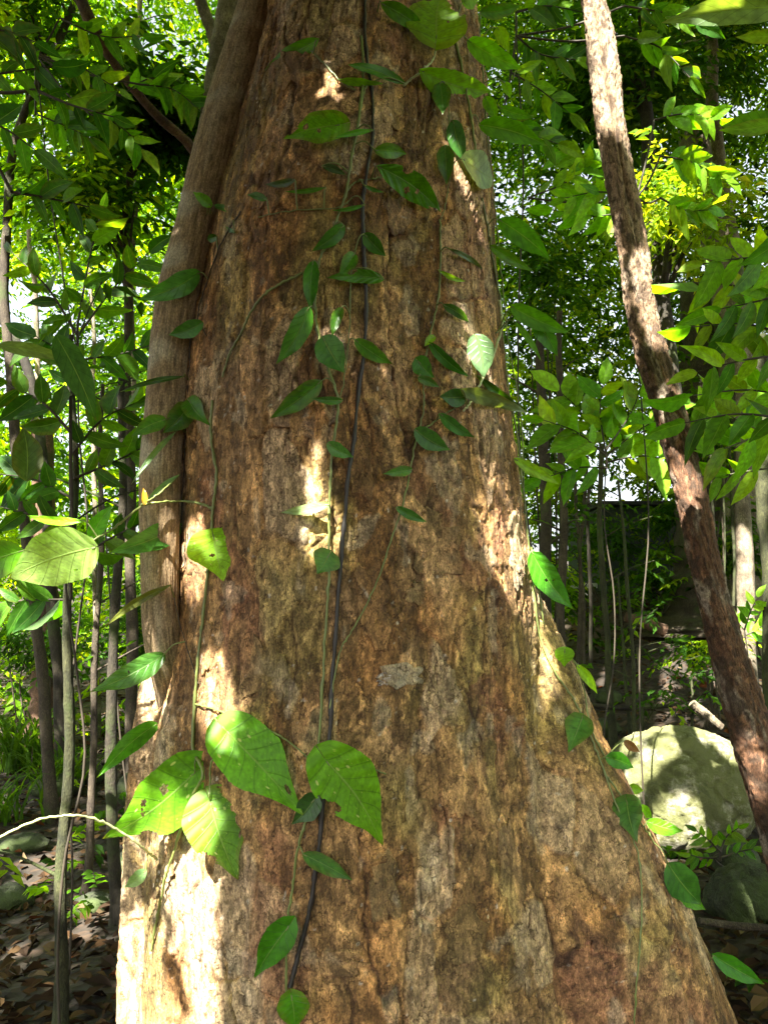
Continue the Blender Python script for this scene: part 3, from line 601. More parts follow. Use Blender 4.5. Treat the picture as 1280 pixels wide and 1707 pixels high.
G, Md, Lm, Bg, Pg, Dk = GREEN, MIDG, LIME, BLUEG, PALEG, DARKG
h = 'heart'; la = 'lance'
V1 = vine('climbing_vine', 'green vine climbing just left of the black root, its leaves from small to hand sized',
    [dict(p=[(602, 60), (606, 120), (598, 200), (586, 262), (576, 325), (548, 400), (531, 440), (525, 505), (538, 590), (563, 665), (553, 760), (549, 850), (548, 960), (541, 1080), (531, 1250), (520, 1340), (500, 1400), (488, 1480), (478, 1560), (478, 1655)], r=.0042, r2=.003),
     dict(p=[(586, 225), (570, 228), (550, 215)], r=.003), dict(p=[(578, 318), (595, 303), (636, 296)], r=.003), dict(p=[(592, 150), (565, 133), (535, 100), (515, 82)], r=.003),
     dict(p=[(596, 205), (608, 150), (614, 140)], r=.003), dict(p=[(588, 330), (560, 346), (480, 352), (430, 362)], r=.002),
     dict(p=[(592, 420), (585, 460), (582, 560), (572, 640), (565, 668)], r=.0022)],
    [(529, 67, 430, 125, 26, dict(col=Md, ob=.05)), (674, 139, 578, 109, 17, dict(col=G, kind=la, roll=.5, ob=.06)), (565, 133, 638, 150, 12, dict(col=Lm, kind=la, roll=.6)),
     (565, 208, 470, 232, 46, dict(col=Md, kind=h, bites=[(.55, .3, .05), (.35, -.2, .03), (.8, .9, .12)], fine=True, ob=.05, ot=.09)), (621, 217, 557, 230, 9, dict(col=Md, kind=la)),
     (625, 250, 687, 258, 23, dict(col=Md)), (632, 278, 742, 360, 42, dict(col=Md, kind=la, fine=True, bites=[(.42, .45, .035), (.55, .1, .025), (.3, -.95, .06), (.9, .9, .1)], ob=.07, ot=.05)),
     (537, 276, 576, 291, 12, dict(col=Dk, kind=la)), (492, 300, 440, 307, 12, dict(col=Dk)), (543, 312, 473, 319, 8, dict(col=G, kind=la)), (445, 333, 413, 325, 12, dict(col=G)),
     (606, 308, 642, 321, 7, dict(col=G, kind=la)), (608, 341, 557, 350, 7, dict(col=G, kind=la)), (573, 376, 523, 416, 24, dict(col=G)), (607, 390, 644, 428, 24, dict(col=G)),
     (591, 423, 568, 456, 24, dict(col=G)), (638, 465, 546, 463, 22, dict(col=Md, bites=[(.55, .9, .08)], fine=True)), (522, 436, 518, 518, 25, dict(col=G)),
     (515, 513, 461, 606, 34, dict(col=G, ob=.05)), (569, 513, 554, 561, 18, dict(col=G)), (538, 562, 574, 622, 46, dict(col=BLUEG, ob=.06, kind='ovate')), (592, 567, 656, 608, 25, dict(col=G)),
     (535, 636, 450, 698, 33, dict(col=G, ob=.05)), (570, 668, 521, 664, 13, dict(col=BLUEG)), (546, 739, 589, 762, 22, dict(col=BLUEG)), (549, 841, 462, 848, 17, dict(col=PALEG, roll=.3)),
     (549, 924, 528, 957, 46, dict(col=BLUEG, kind=h)), (524, 1333, 486, 1374, 38, dict(col=Dk, kind=h)), (506, 1424, 589, 1468, 27, dict(col=BLUEG)),
     (481, 1545, 420, 1636, 48, dict(col=G, kind=h)), (486, 1660, 492, 1725, 50, dict(col=G, kind=h))])
V2 = vine('climbing_vine', 'vine with yellowing heart leaf and dark leaves over the liana, left edge of the trunk',
    [dict(p=[(505, 455), (465, 475), (430, 502), (402, 555), (383, 590), (371, 628)], r=.0038, m='stem_green'),
     dict(p=[(354, 668), (352, 730), (361, 788), (355, 850), (352, 900), (346, 960), (336, 1050), (326, 1150), (322, 1262)], r=.0045, r2=.004),
     dict(p=[(355, 848), (330, 838, .03), (300, 836, .05), (262, 838, .09), (235, 845, .02, 2.1), (190, 880, .02, 2.02), (148, 906, .02, 1.98)], r=.004),
     dict(p=[(402, 352), (372, 400), (345, 470), (330, 530), (345, 560)], r=.0025, m='stem_brown'), dict(p=[(318, 560), (314, 640), (308, 760), (300, 900), (292, 1000), (330, 1140)], r=.002, m='stem_brown'),
     dict(p=[(235, 842, .02, 2.1), (262, 825, .02, 2.08), (298, 795, .05)], r=.003)],
    [(332, 455, 244, 494, 36, dict(col=BLUEG, ob=.04, Yt=2.1)), (338, 538, 279, 559, 26, dict(col=BLUEG)), (353, 344, 322, 320, 17, dict(col=Md)), (358, 343, 408, 361, 11, dict(col=G)), (362, 394, 341, 401, 13, dict(col=G)),
     (391, 388, 354, 382, 7, dict(col=G)), (306, 628, 206, 652, 9, dict(col=Dk, kind=la, Yt=2.1)), (276, 699, 221, 727, 27, dict(col=BLUEG, Yt=2.1)), (316, 674, 273, 721, 38, dict(col=G)),
     (317, 670, 343, 701, 34, dict(col=G, kind=h)), (293, 720, 229, 796, 9, dict(col=Pg, kind=la, Yt=2.05)), (300, 792, 243, 838, 10, dict(col=Pg, kind=la)), (301, 876, 202, 914, 40, dict(col=BLUEG, Yt=2.05)),
     (356, 894, 372, 964, 88, dict(col=YELL, kind=h, fine=True, bites=[(.42, .18, .045), (.8, -1, .09)], mat='leaf_spot', ob=.04)), (284, 976, 176, 1044, 13, dict(col=(.1, .12, .02), kind=la, Yt=2.1)),
     (273, 1092, 158, 1150, 38, dict(col=BLUEG, Yt=2.05, bites=[(.5, .3, .02)], fine=True)), (261, 1207, 176, 1284, 32, dict(col=G, Yt=2.08)),
     (160, 912, 14, 965, 92, dict(col=(.34, .50, .16), Y=1.98, Yt=1.95, kind='ovate', roll=-.2, fine=True, bites=[(.3, -.6, .02)], mat='leaf_near', fold=.05)), (38, 918, -70, 960, 60, dict(col=Md, Y=1.95)),  # large leaf's colour paled to stand in for glaring sunlight
     (241, 842, 239, 812, 9, dict(col=(.45, .25, .02), Y=2.08)), (152, 900, 188, 842, 26, dict(col=Md, Y=2.02)), (140, 868, 35, 858, 14, dict(col=Lm, Y=2.0, kind=la))])
V3 = vine('climbing_vine', 'thin vine with small dull leaves running down right of the black root',
    [dict(p=[(733, 366), (734, 450), (726, 520), (706, 610), (706, 680), (692, 740), (674, 830), (650, 905), (622, 985), (590, 1045), (566, 1090), (550, 1180)], r=.0028, r2=.002), dict(p=[(706, 716), (742, 690), (775, 672)], r=.0026)],
    [(724, 560, 708, 577, 13, dict(col=Lm)), (697, 602, 724, 630, 30, dict(col=G, kind=h)), (716, 572, 786, 631, 18, dict(col=G)), (739, 508, 789, 543, 15, dict(col=BLUEG)), (747, 414, 816, 458, 8, dict(col=Pg, kind=la)),
     (731, 450, 784, 472, 8, dict(col=Lm, kind=la)), (686, 783, 638, 790, 17, dict(col=BLUEG)), (661, 846, 713, 871, 15, dict(col=BLUEG)), (692, 716, 750, 750, 31, dict(col=BLUEG)),
     (776, 661, 732, 660, 30, dict(col=BLUEG)), (733, 690, 794, 731, 19, dict(col=BLUEG)), (697, 630, 733, 646, 15, dict(col=BLUEG))])
V4 = vine('climbing_vine', 'leafy vine hugging the right edge of the trunk, leaves hanging out into the open',
    [dict(p=[(757, 60), (775, 140), (788, 220), (797, 290), (812, 380), (822, 440), (833, 500), (838, 560), (846, 640), (862, 730), (872, 820), (880, 900), (895, 965, .02), (905, 1040, .02)], r=.0042),
     dict(p=[(832, 500, .06), (836, 540, .06), (822, 590, .06), (800, 640, .05), (785, 668, .04), (772, 685, .03)], r=.0045, r2=.003, m='stem_light'), dict(p=[(800, 70, .03), (806, 140, .03), (812, 230), (822, 320), (832, 420), (846, 560), (868, 700), (874, 850)], r=.003),
     dict(p=[(826, 555, .06), (842, 540, .07), (854, 524, .08)], r=.003), dict(p=[(745, 150), (752, 260), (744, 330), (735, 366)], r=.002),
     dict(p=[(672, 143), (700, 120, .05), (722, 98, .07), (728, 62, .09)], r=.0036, m='stem_light')],
    [(727, 64, 738, -28, 96, dict(col=Lm, kind=h, fine=True, bites=[(.55, 1.0, .13), (.75, -.9, .08), (.3, .4, .015)], ob=.10, ot=.13, mat='leaf_near')), (703, 118, 832, 160, 44, dict(col=Lm, ob=.08, ot=.1, mat='leaf_near', roll=.3)),
     (637, 6, 720, 62, 26, dict(col=Md, ob=.06)), (733, 139, 738, 193, 30, dict(col=BLUEG)), (755, 202, 774, 266, 28, dict(col=BLUEG, ob=.05)), (741, 243, 744, 298, 28, dict(col=BLUEG)),
     (771, 266, 848, 296, 48, dict(col=(.2, .3, .19), ob=.09, ot=.12, roll=-.4, mat='leaf_near')), (781, 68, 870, 114, 34, dict(col=Md, Y=2.2, mat='leaf_near')), (828, 46, 846, 84, 20, dict(col=Lm, Y=2.3, mat='leaf_near')),
     (770, 4, 800, -10, 30, dict(col=Lm, Y=2.2)), (800, 208, 912, 243, 34, dict(col=Md, Y=2.22, mat='leaf_near')), (808, 162, 827, 201, 20, dict(col=Md, Y=2.25, mat='leaf_near')), (834, 180, 889, 196, 17, dict(col=Md, Y=2.3, mat='leaf_near')),
     (840, 138, 850, 162, 15, dict(col=Lm, Y=2.3)), (833, 367, 916, 432, 36, dict(col=Md, Y=2.25, mat='leaf_near')), (818, 410, 890, 453, 18, dict(col=Md, Y=2.25)), (852, 511, 951, 556, 30, dict(col=Md, Y=2.2, mat='leaf_near')),
     (890, 530, 928, 592, 30, dict(col=G, Y=2.24)), (856, 535, 902, 602, 10, dict(col=Md, Y=2.24, kind=la)), (793, 558, 806, 630, 42, dict(col=(.10, .17, .09), ob=.05)), (770, 650, 879, 690, 24, dict(col=Pg, ob=.08, ot=.08, roll=.4)),
     (797, 627, 882, 691, 15, dict(col=G, kind=la, ob=.05)), (858, 765, 933, 808, 18, dict(col=Lm, Y=2.28)), (886, 920, 955, 1016, 40, dict(col=G, Y=2.3, bites=[(.45, .1, .02), (.5, -.4, .015)], fine=True)),
     (862, 120, 905, 100, 14, dict(col=Lm, Y=2.5)), (800, 20, 870, 8, 22, dict(col=G, Y=2.35))])
V5 = vine('climbing_vine', 'vine trailing down the buttress edge with heart leaves in front of the boulder',
    [dict(p=[(886, 960), (900, 1060), (925, 1120), (955, 1165), (985, 1230), (1008, 1290), (1030, 1350), (1062, 1420), (1069, 1520), (1062, 1620), (1055, 1720)], r=.0034), dict(p=[(938, 1085, .03), (962, 1110, .05), (975, 1160, .03), (985, 1215), (1012, 1270)], r=.003),
     dict(p=[(1008, 1290), (1030, 1320), (1066, 1370, .02), (1090, 1405, .02)], r=.003)],
    [(941, 1083, 940, 1112, 30, dict(col=Lm, kind=h, Y=2.32)), (962, 1109, 996, 1158, 16, dict(col=Lm, Y=2.3)), (969, 1199, 950, 1247, 44, dict(col=BLUEG, kind=h, ob=.04)), (1010, 1262, 1058, 1281, 26, dict(col=G, ob=.05, Yt=2.3)),
     (1044, 1336, 1061, 1402, 46, dict(col=BLUEG, kind=h, ob=.04)), (1078, 1370, 1138, 1385, 23, dict(col=Md, Y=2.32)), (1113, 1440, 1172, 1512, 50, dict(col=BLUEG, Y=2.3)), (1133, 1495, 1174, 1516, 22, dict(col=Md, Y=2.35)),
     (1188, 1592, 1272, 1640, 30, dict(col=G, Y=2.4)), (1047, 1312, 1072, 1318, 16, dict(col=Lm, Y=2.5)), (1062, 1344, 1088, 1366, 18, dict(col=Lm, Y=2.45)), (1040, 1235, 1068, 1255, 14, dict(col=(.2, .1, .05), Y=2.4))])
V6 = vine('climbing_vine', 'vine with four big spotted insect bitten leaves and a pale stem low on the left',
    [dict(p=[(325, 1170), (322, 1245, .02), (338, 1290, .05), (318, 1335, .04), (292, 1415, .03), (276, 1465, .03), (262, 1530, .03), (252, 1585, .03)], r=.0045, r2=.0035), dict(p=[(326, 1173), (358, 1182), (390, 1196), (430, 1208), (480, 1235), (525, 1268), (600, 1275), (642, 1290)], r=.0026),
     dict(p=[(392, 1198), (375, 1230, .03), (352, 1275, .05), (350, 1320, .05)], r=.003),
     dict(p=[(262, 1432, .03), (240, 1415, .03, 2.1), (200, 1385, .03, 2.05), (152, 1363, .03, 2.0), (100, 1360, .03, 1.95), (50, 1372, .03, 1.9), (-20, 1405, .03, 1.85)], r=.0036, r2=.0028, m='stem_light')],
    [(325, 1288, 170, 1400,  98, dict(col=(.105, .255, .007), kind=h, fine=True, mat='leaf_spot', bites=[(.52, .42, .03), (.58, .1, .022), (.56, .3, .018), (.30, .30, .04), (.62, -1.0, .07)], ob=.035, Yt=2.08, fold=.12, curl=.03)),
     (381, 1222, 505, 1358,  98, dict(col=(.105, .255, .007), kind=h, fine=True, mat='leaf_spot', bites=[(.75, -.4, .045), (.42, .5, .01)], ob=.07, ot=.05, fold=.12, curl=.03)),
     (545, 1270, 639, 1410,  98, dict(col=(.105, .255, .007), kind=h, fine=True, mat='leaf_spot', bites=[(.38, 1.02, .10)], ob=.06, ot=.055, fold=.12, curl=.03)),
     (350, 1336, 397, 1466,  98, dict(col=(.105, .255, .007), kind=h, fine=True, mat='leaf_spot', bites=[(.12, -.9, .10), (.62, .95, .09)], ob=.045, ot=.04, fold=.12, curl=.03)),
     (244, 1450, 207, 1480, 20, dict(col=Pg, Y=2.1))])
bl = [(618, -60), (609, 0), (608, 40), (611, 90), (619, 150), (622, 190), (620, 240), (609, 300), (604, 360), (607, 440), (611, 520), (606, 590), (598, 650), (590, 730), (580, 800), (574, 870), (568, 940), (561, 1030), (555, 1120), (550, 1210), (545, 1290), (536, 1370), (528, 1440), (515, 1520), (500, 1580), (484, 1645)]
Cc = catmull([on(x, y, .010) for x, y in bl], 260); tq = np.arange(260); Cc[:, 0] += .003 * pn(tq * .11, tq * 0, 3) + .0012 * pn(tq * .5, tq * 0, 4); V, F = tube_arrays(Cc, np.linspace(.0042, .0056, 260) * (1 + .5 * pn(tq * .23, tq * 0, 6) + .35 * (tq % 37 == 9)), 10, .10)
tag(obj('hanging_root', make_mesh('hanging_root', V, F), M['stem_black']), 'thin black root running down the middle of the huge trunk', 'root')

# ------------------------------------------------------------------ foliage builders (many small leaves)
LT = np.array([[0, 0, 0], [-.5, .42, .12], [.5, .42, .12], [0, 1, -.06]]); LTF = np.array([[0, 3, 1], [0, 2, 3]])
L6 = np.array([[0, 0, 0], [-.36, .2, .1], [.36, .2, .1], [-.5, .5, .12], [.5, .5, .12], [0, 1, -.12], [0, .35, 0], [0, .7, -.03]])
L6F = np.array([[0, 6, 1], [0, 2, 6], [1, 6, 3], [2, 4, 6], [3, 6, 7], [4, 7, 6], [3, 7, 5], [4, 5, 7]])
def leaves_arrays(Pb, Dv, Nv, L, W, Cc, tmpl=0, rg=RNG):
    T, TF = (LT, LTF) if tmpl == 0 else (L6, L6F)
    Dv = norm(Dv); Nv = norm(Nv - Dv * (Nv * Dv).sum(-1, keepdims=True)); Xv = np.cross(Dv, Nv); n = len(Pb)
    V = (Pb[:, None] + Xv[:, None] * (T[None, :, 0:1] * W[:, None, None]) + Dv[:, None] * (T[None, :, 1:2] * L[:, None, None]) + Nv[:, None] * (T[None, :, 2:3] * L[:, None, None]))
    F = (TF[None] + (np.arange(n) * len(T))[:, None, None]).reshape(-1, 3)
    return V.reshape(-1, 3), F, np.repeat(Cc, len(T), 0)
def sprays(centres, nleaf, length, leafL, pal, seed, droop=.35, ratio=.40, spread=1.0, tmpl=0, flat=.6):
    """twigs with alternating leaves; pal = list of colours with weights"""
    rg = np.random.default_rng(seed); n = len(centres)
    az = rg.random(n) * 2 * pi; el = rg.normal(size=n) * .35 - droop
    D = np.stack([np.cos(az) * np.cos(el), np.sin(az) * np.cos(el), np.sin(el)], -1)
    side = norm(np.cross(D, [0, 0, 1.])); up = np.cross(side, D)
    ln = length * (.7 + .6 * rg.random(n)); P = []; Dd = []; Nn = []; Ls = []; Ci = []
    pc = np.array([p[0] for p in pal]); pw = np.array([p[1] for p in pal], float); pw /= pw.sum(); tone = rg.choice(len(pal), n, p=pw)
    for q in range(nleaf):
        f = (q + .3) / nleaf; sg = 1 if q % 2 else -1
        base = centres + D * (ln * f)[:, None] - np.array([0, 0, 1.]) * (droop * .25 * ln * f * f)[:, None]
        dd = D * (.55 + .4 * rg.random(n))[:, None] + side * (sg * spread * (.7 + .4 * rg.random(n)))[:, None] - np.array([0, 0, 1.]) * (.15 + .5 * rg.random(n))[:, None]
        nn = up + flat * rg.normal(size=(n, 3))
        P.append(base); Dd.append(dd); Nn.append(nn); Ls.append(leafL * (.65 + .6 * rg.random(n))); Ci.append(pc[tone] * (.75 + .5 * rg.random((n, 1))))
    P = np.vstack(P); Ls = np.concatenate(Ls)
    return leaves_arrays(P, np.vstack(Dd), np.vstack(Nn), Ls, Ls * ratio * (.85 + .3 * rg.random(len(P))), np.vstack(Ci), tmpl)
FP = [((.050, .130, .006), 4), ((.10, .21, .007), 4), ((.17, .28, .008), 3), ((.020, .055, .005), 4), ((.24, .31, .01), 1)]
FD = [((.028, .080, .008), 5), ((.045, .11, .009), 3), ((.12, .20, .012), 1.4), ((.018, .050, .006), 4)]
FY = [((.12, .20, .016), 4), ((.17, .25, .02), 3), ((.07, .14, .015), 3), ((.24, .27, .03), 1)]

def crown(name, parent, centres, nleaf, length, leafL, pal, seed, mat='leaf_far', tmpl=0, **kw):
    V, F, c = sprays(centres, nleaf, length, leafL, pal, seed, tmpl=tmpl, **kw)
    uv = np.tile((LT if tmpl == 0 else L6)[:, :2] + [.5, 0], (len(V) // len(LT if tmpl == 0 else L6), 1)) if tmpl else None
    o = obj(name, make_mesh(name, V, F, c, uv, False), M[mat], parent)
    if parent is not None: o['kind'] = 'stuff'
    return o
def blob_points(c, r, n, rg, sub=9):
    """clumped points in an ellipsoid"""
    c = np.asarray(c, float); r = np.asarray(r, float)
    k = norm(rg.normal(size=(sub, 3))) * (rg.random((sub, 1)) ** .4) * r * .8; i = rg.integers(0, sub, n)
    return c + k[i] + rg.normal(size=(n, 3)) * r * .22

# ------------------------------------------------------------------ trees and saplings behind
def bgtree(name, label, path, Y, wpx, mat, cat='tree', crown_spec=(), n=60, segs=18, group=None, toground=True, up=True, mossy=None):
    Cc, rr_ = stem_from_px(path, Y, wpx, n=n)
    low = Cc[np.argmin(Cc[:, 2])]; gz = float(ground_h(low[0], low[1]))
    if toground and low[2] > gz + .02:
        if Cc[0][2] < Cc[-1][2]: Cc = Cc[::-1]; rr_ = rr_[::-1]
        k_ = 14; d = norm(Cc[-1] - Cc[-8]); d[2] = min(d[2], -.6); t = np.linspace(0, 1, k_ + 1)[1:, None]; ext = Cc[-1] + d * t * ((gz - .08 - Cc[-1][2]) / d[2])
        Cc = np.vstack([Cc, ext]); rr_ = np.concatenate([rr_, rr_[-1] * np.linspace(1, 1.15, k_)])
    if Cc[0][2] < Cc[-1][2]: Cc = Cc[::-1]; rr_ = rr_[::-1]
    base = Cc[-1]; root = thing(name, (base[0], base[1], gz), label, cat, group)
    zz_ = Cc[:, 2] - gz; wob = np.stack([pn(zz_ * 1.1, zz_ * 0 + base[0] * 9, 5), pn(zz_ * 1.6, zz_ * 0 + base[0] * 9, 8)], -1) * (.05 if rr_.mean() < .06 else .03); Cc = Cc.copy(); Cc[:, :2] += wob; rr_ = rr_ * (1 + .5 * np.exp(-np.maximum(zz_, 0) / .12))
    rr_ = rr_ * (1 + .14 * fbm(np.arange(len(rr_)) * .21, np.full(len(rr_), base[0] * 3), 2, 3))
    V, F = tube_arrays(Cc, rr_, segs, .03 if rr_.mean() > .02 else .05)
    obj('trunk', make_mesh('trunk', V, F), M[mat], root)
    if cat == 'sapling':
        rg = np.random.default_rng(int(abs(base[0]) * 1000) % 991); ks = rg.integers(3, len(Cc) - 16, 4)
        for kq in ks:
            a_ = rg.random() * 2 * pi; d_ = np.array([math.cos(a_), .5 * math.sin(a_), .35 + .3 * rg.random()]); ln = .25 + .35 * rg.random()
            tw_ = catmull([Cc[kq], Cc[kq] + d_ * ln * .5, Cc[kq] + d_ * ln + [0, 0, -.05]], 8); V, F = tube_arrays(tw_, np.linspace(max(rr_[kq] * .35, .003), .002, 8), 5); obj('twig', make_mesh('twig', V, F), M[mat], root)
            crown('foliage', root, np.array([tw_[-1], tw_[5]]), 6, .22, .08, FD, int(rg.integers(999)), tmpl=0)
    for q, spec in enumerate(crown_spec):
        rg = np.random.default_rng(abs(hash(label)) % 1 + 17 * q + int(base[0] * 100) % 97 + 3)
        ctr = at(spec['px'], spec['py'], spec.get('Y', Y if np.ndim(Y) == 0 else Y[0])); D = proj(ctr)[2]; r = np.array([spec['rx'] / FPX * D, spec.get('ry', 1.0), spec['rz'] / FPX * D])
        pts = blob_points(ctr, r, spec['n'], rg, spec.get('sub', 9))
        crown('crown', root, pts, spec.get('nl', 8), spec.get('len', .45), spec.get('L', .12), spec.get('pal', FP), 900 + q, spec.get('mat', 'leaf_far'), spec.get('t', 0), droop=spec.get('droop', .35), ratio=spec.get('ratio', .4))
        # limbs reaching into the crown
        tw = []
        for kk in range(spec.get('limbs', 6)):
            tp = pts[rg.integers(0, len(pts))]; z_i = int(np.argmin(np.abs(Cc[:, 2] - (tp[2] - .5)))); st0 = Cc[z_i]; mid = (st0 + tp) / 2 + np.array([0, 0, .12])
            if np.linalg.norm(st0 - tp) < 3.5: tw.append(tube_arrays(catmull([st0, mid, tp], 8), np.linspace(min(rr_[z_i] * .5, .03), .004, 8), 6))
        for V, F in tw: obj('limb', make_mesh('limb', V, F), M[mat], root)
    return root
# left side
bgtree('sapling', 'nearest slim sapling on the left, its mossy stem running down to the bottom edge', [(118, 560), (119, 700), (121, 850), (119, 1000), (117, 1150), (114, 1300), (108, 1450), (103, 1600), (100, 1760)], 2.9, [7, 9, 11, 14, 16, 18, 19, 20, 22], 'bark_moss', 'sapling', n=80)
bgtree('sapling', 'slimmest dark sapling between the two thicker left saplings', [(172, 640), (168, 800), (165, 1000), (160, 1200), (152, 1340)], 4.6, [6, 8, 10, 11, 12], 'bark_dark', 'sapling')
bgtree('sapling', 'dark sapling nearest the liana with a sunlit spot low on its stem', [(214, 560), (206, 800), (198, 950), (190, 1150), (188, 1300), (190, 1500)], 4.0, [10, 13, 15, 17, 19, 20], 'bark_bg', 'sapling')
bgtree('tree', 'dark tree behind the left shrubs with a black leafy crown high up', [(215, 130), (214, 300), (217, 450), (214, 640), (216, 900), (218, 1150)], 6.5, [8, 11, 14, 15, 17, 20], 'bark_dark', crown_spec=[dict(px=235, py=170, rx=110, rz=70, ry=.7, n=330, L=.15, len=.5, pal=FD, Y=6.3, t=0, limbs=10, sub=14), dict(px=150, py=330, rx=120, rz=60, ry=.6, n=170, L=.12, pal=FP, Y=6.3)])
bgtree('tree', 'crooked dark limbed tree crossing the upper left corner', [(20, 640), (5, 420), (40, 200), (130, -10), (150, -120)], 6.0, [16, 15, 13, 12, 11], 'bark_dark', crown_spec=[dict(px=50, py=60, rx=150, rz=120, ry=.9, n=300, L=.11, len=.4, pal=FP, Y=6.2)])
bgtree('tree', 'tree with a sunlit knobbly dark limb slanting at the top left', [(126, -30), (150, 28), (178, 78), (205, 120), (262, 190), (330, 260), (400, 420), (420, 900)], [5.2, 5.2, 5.3, 5.4, 5.6, 5.8, 6, 6.1], [16, 22, 18, 14, 15, 16, 20, 24], 'bark_red')
bgtree('sapling', 'thin pale straight pole hanging at the top left between leaves', [(232, -60), (230, 0), (227, 120), (224, 300), (222, 900)], 7.2, [8, 8, 8, 8, 9], 'bark_pale', 'sapling')
bgtree('tree', 'thin sunlit trunk at the far left with a pale glow beside it', [(50, 380), (60, 480), (63, 560), (66, 700), (70, 1000)], 8.0, [7, 8, 9, 10, 11], 'bark_pale')
bgtree('tree', 'pale slanting trunk cutting the left edge at mid height', [(-60, 460), (0, 530), (40, 590), (62, 660), (74, 800)], 7.0, [12, 14, 15, 16, 17], 'bark_bg')
bgtree('sapling', 'faint pale pole in the bright gap at mid left', [(150, 440), (156, 560), (158, 680), (160, 900)], 8.5, [6, 7, 7, 8], 'bark_pale', 'sapling')
bgtree('tree', 'stout reddish trunk flecked with sun behind the grass clump', [(70, 700), (74, 900), (76, 1030), (78, 1150), (78, 1210)], 8.0, [34, 38, 42, 52, 62], 'bark_red')
bgtree('tree', 'pale tree trunk glowing white behind the top of the liana', [(420, -120), (402, -40), (386, 20), (370, 90), (356, 160), (340, 300), (335, 700)], 4.6, [40, 42, 44, 40, 36, 40, 46], 'bark_pale')
bgtree('tree', 'tilted pale branch tree meeting the white trunk at the top', [(310, -90), (338, 0), (358, 50), (372, 110), (372, 300), (372, 800)], 5.2, [18, 20, 20, 22, 24, 26], 'bark_pale')
# right side
bgtree('tree', 'slender grey tree with sunlit patches at the upper right', [(1172, -60), (1182, 30), (1188, 110), (1193, 200), (1204, 300), (1220, 400), (1230, 520), (1236, 700), (1240, 900)], 6.6, [16, 18, 19, 20, 20, 22, 22, 24, 26], 'bark_pale', crown_spec=[dict(px=1190, py=40, rx=110, rz=100, ry=1.0, n=420, L=.10, pal=FD, Y=6.9)])
bgtree('tree', 'broad pale trunk glowing in the sun behind the upper right leaves', [(1130, 60), (1150, 200), (1168, 290), (1190, 380), (1215, 520), (1235, 700), (1240, 980)], 8.2, [44, 46, 46, 48, 56, 60, 66], 'bark_pale')
bgtree('tree', 'green grey straight trunk close behind the leaning tree', [(1075, 150), (1082, 300), (1092, 420), (1116, 600), (1150, 800), (1190, 1000)], 6.0, [20, 22, 22, 24, 26, 28], 'bark_bg', crown_spec=[dict(px=1040, py=120, rx=150, rz=120, ry=.8, n=620, L=.10, len=.4, pal=FD, Y=6.3, sub=16), dict(px=1120, py=330, rx=100, rz=80, ry=.6, n=190, L=.09, len=.35, pal=FY, Y=5.6, sub=14)])
bgtree('tree', 'mossy sunlit trunk standing at the right edge', [(1262, 560), (1268, 700), (1274, 850), (1282, 1000), (1290, 1150), (1300, 1260)], 4.8, [24, 26, 28, 30, 32, 34], 'bark_moss')
bgtree('tree', 'huge dark tree base hollow and black behind the leaning tree', [(1180, 480), (1190, 640), (1196, 800), (1200, 930), (1204, 1010)], 8.8, [90, 110, 130, 150, 170], 'bark_dark', segs=26)
bgtree('sapling', 'straight pole with a sunlit foot before the dark green wall', [(1000, 740), (1003, 870), (1006, 1000), (1011, 1060), (1014, 1120)], 6.4, [8, 9, 10, 10, 11], 'bark_moss', 'sapling')
bgtree('sapling', 'long bare thin stem dropping past the wall towards the boulder', [(1030, 800), (1040, 900), (1046, 1000), (1052, 1120), (1057, 1220)], 5.4, [4, 5, 6, 6, 7], 'bark_moss', 'sapling')
bgtree('sapling', 'short thin stem with bright green foot left of the long bare stem', [(1028, 960), (1030, 1040), (1036, 1100), (1041, 1140)], 6.3, [3, 4, 5, 6], 'bark_moss', 'sapling')
bgtree('sapling', 'thin stem rising behind the boulder near its top', [(1060, 1080), (1068, 1150), (1072, 1220)], 5.6, [4, 4, 5], 'bark_moss', 'sapling')
bgtree('sapling', 'dark sapling just clear of the trunk on the right', [(930, 520), (934, 700), (936, 850), (938, 1010)], 7.0, [10, 12, 13, 14], 'bark_dark', 'sapling')
bgtree('sapling', 'dark thicker sapling close to the buttress shoulder', [(900, 560), (905, 750), (907, 900), (912, 1010)], 7.4, [14, 17, 19, 20], 'bark_dark', 'sapling')
bgtree('sapling', 'dark thin pole left of the gap where daylight shows', [(958, 700), (962, 860), (964, 1000)], 8.0, [5, 6, 7], 'bark_dark', 'sapling')
bgtree('sapling', 'crooked thin pole in the middle of the daylight gap', [(978, 760), (974, 860), (966, 920), (968, 1000)], 7.6, [5, 6, 6, 7], 'bark_dark', 'sapling')
bgtree('sapling', 'thin straight pole standing right of the daylight gap', [(984, 800), (982, 920), (984, 1040)], 7.0, [5, 6, 6], 'bark_bg', 'sapling')
bgtree('sapling', 'thin lit stem rising from the ground behind the leaning tree', [(1150, 1130), (1152, 1180), (1150, 1215)], 5.8, [4, 4, 5], 'bark_moss', 'sapling')
for q, (xa, xb, ya, yb, w, lab) in enumerate([(1225, 1262, 760, 1160, 6, 'long pale aerial root slanting before the black hollow'), (1219, 1222, 850, 1010, 5, 'short greenish root before the black hollow'), (1240, 1258, 800, 1000, 4, 'thinnest yellowish root beside the mossy edge trunk'),
                                           (1186, 1190, 820, 1000, 4, 'dim root nearest the leaning tree before the black hollow'), (1203, 1206, 780, 1000, 3, 'hair thin dim root in the middle of the black hollow')]):
    Cc, rr_ = stem_from_px([(xa - 4, ya - 120), (xa, ya), ((xa + xb) / 2 + 3, (ya + yb) / 2), (xb, yb)], 6.6, w, n=30); V, F = tube_arrays(Cc, rr_, 7, .05)
    tag(obj('aerial_root', make_mesh('aerial_root', V, F), M['bark_moss']), lab, 'root', 'aerial roots at the right')

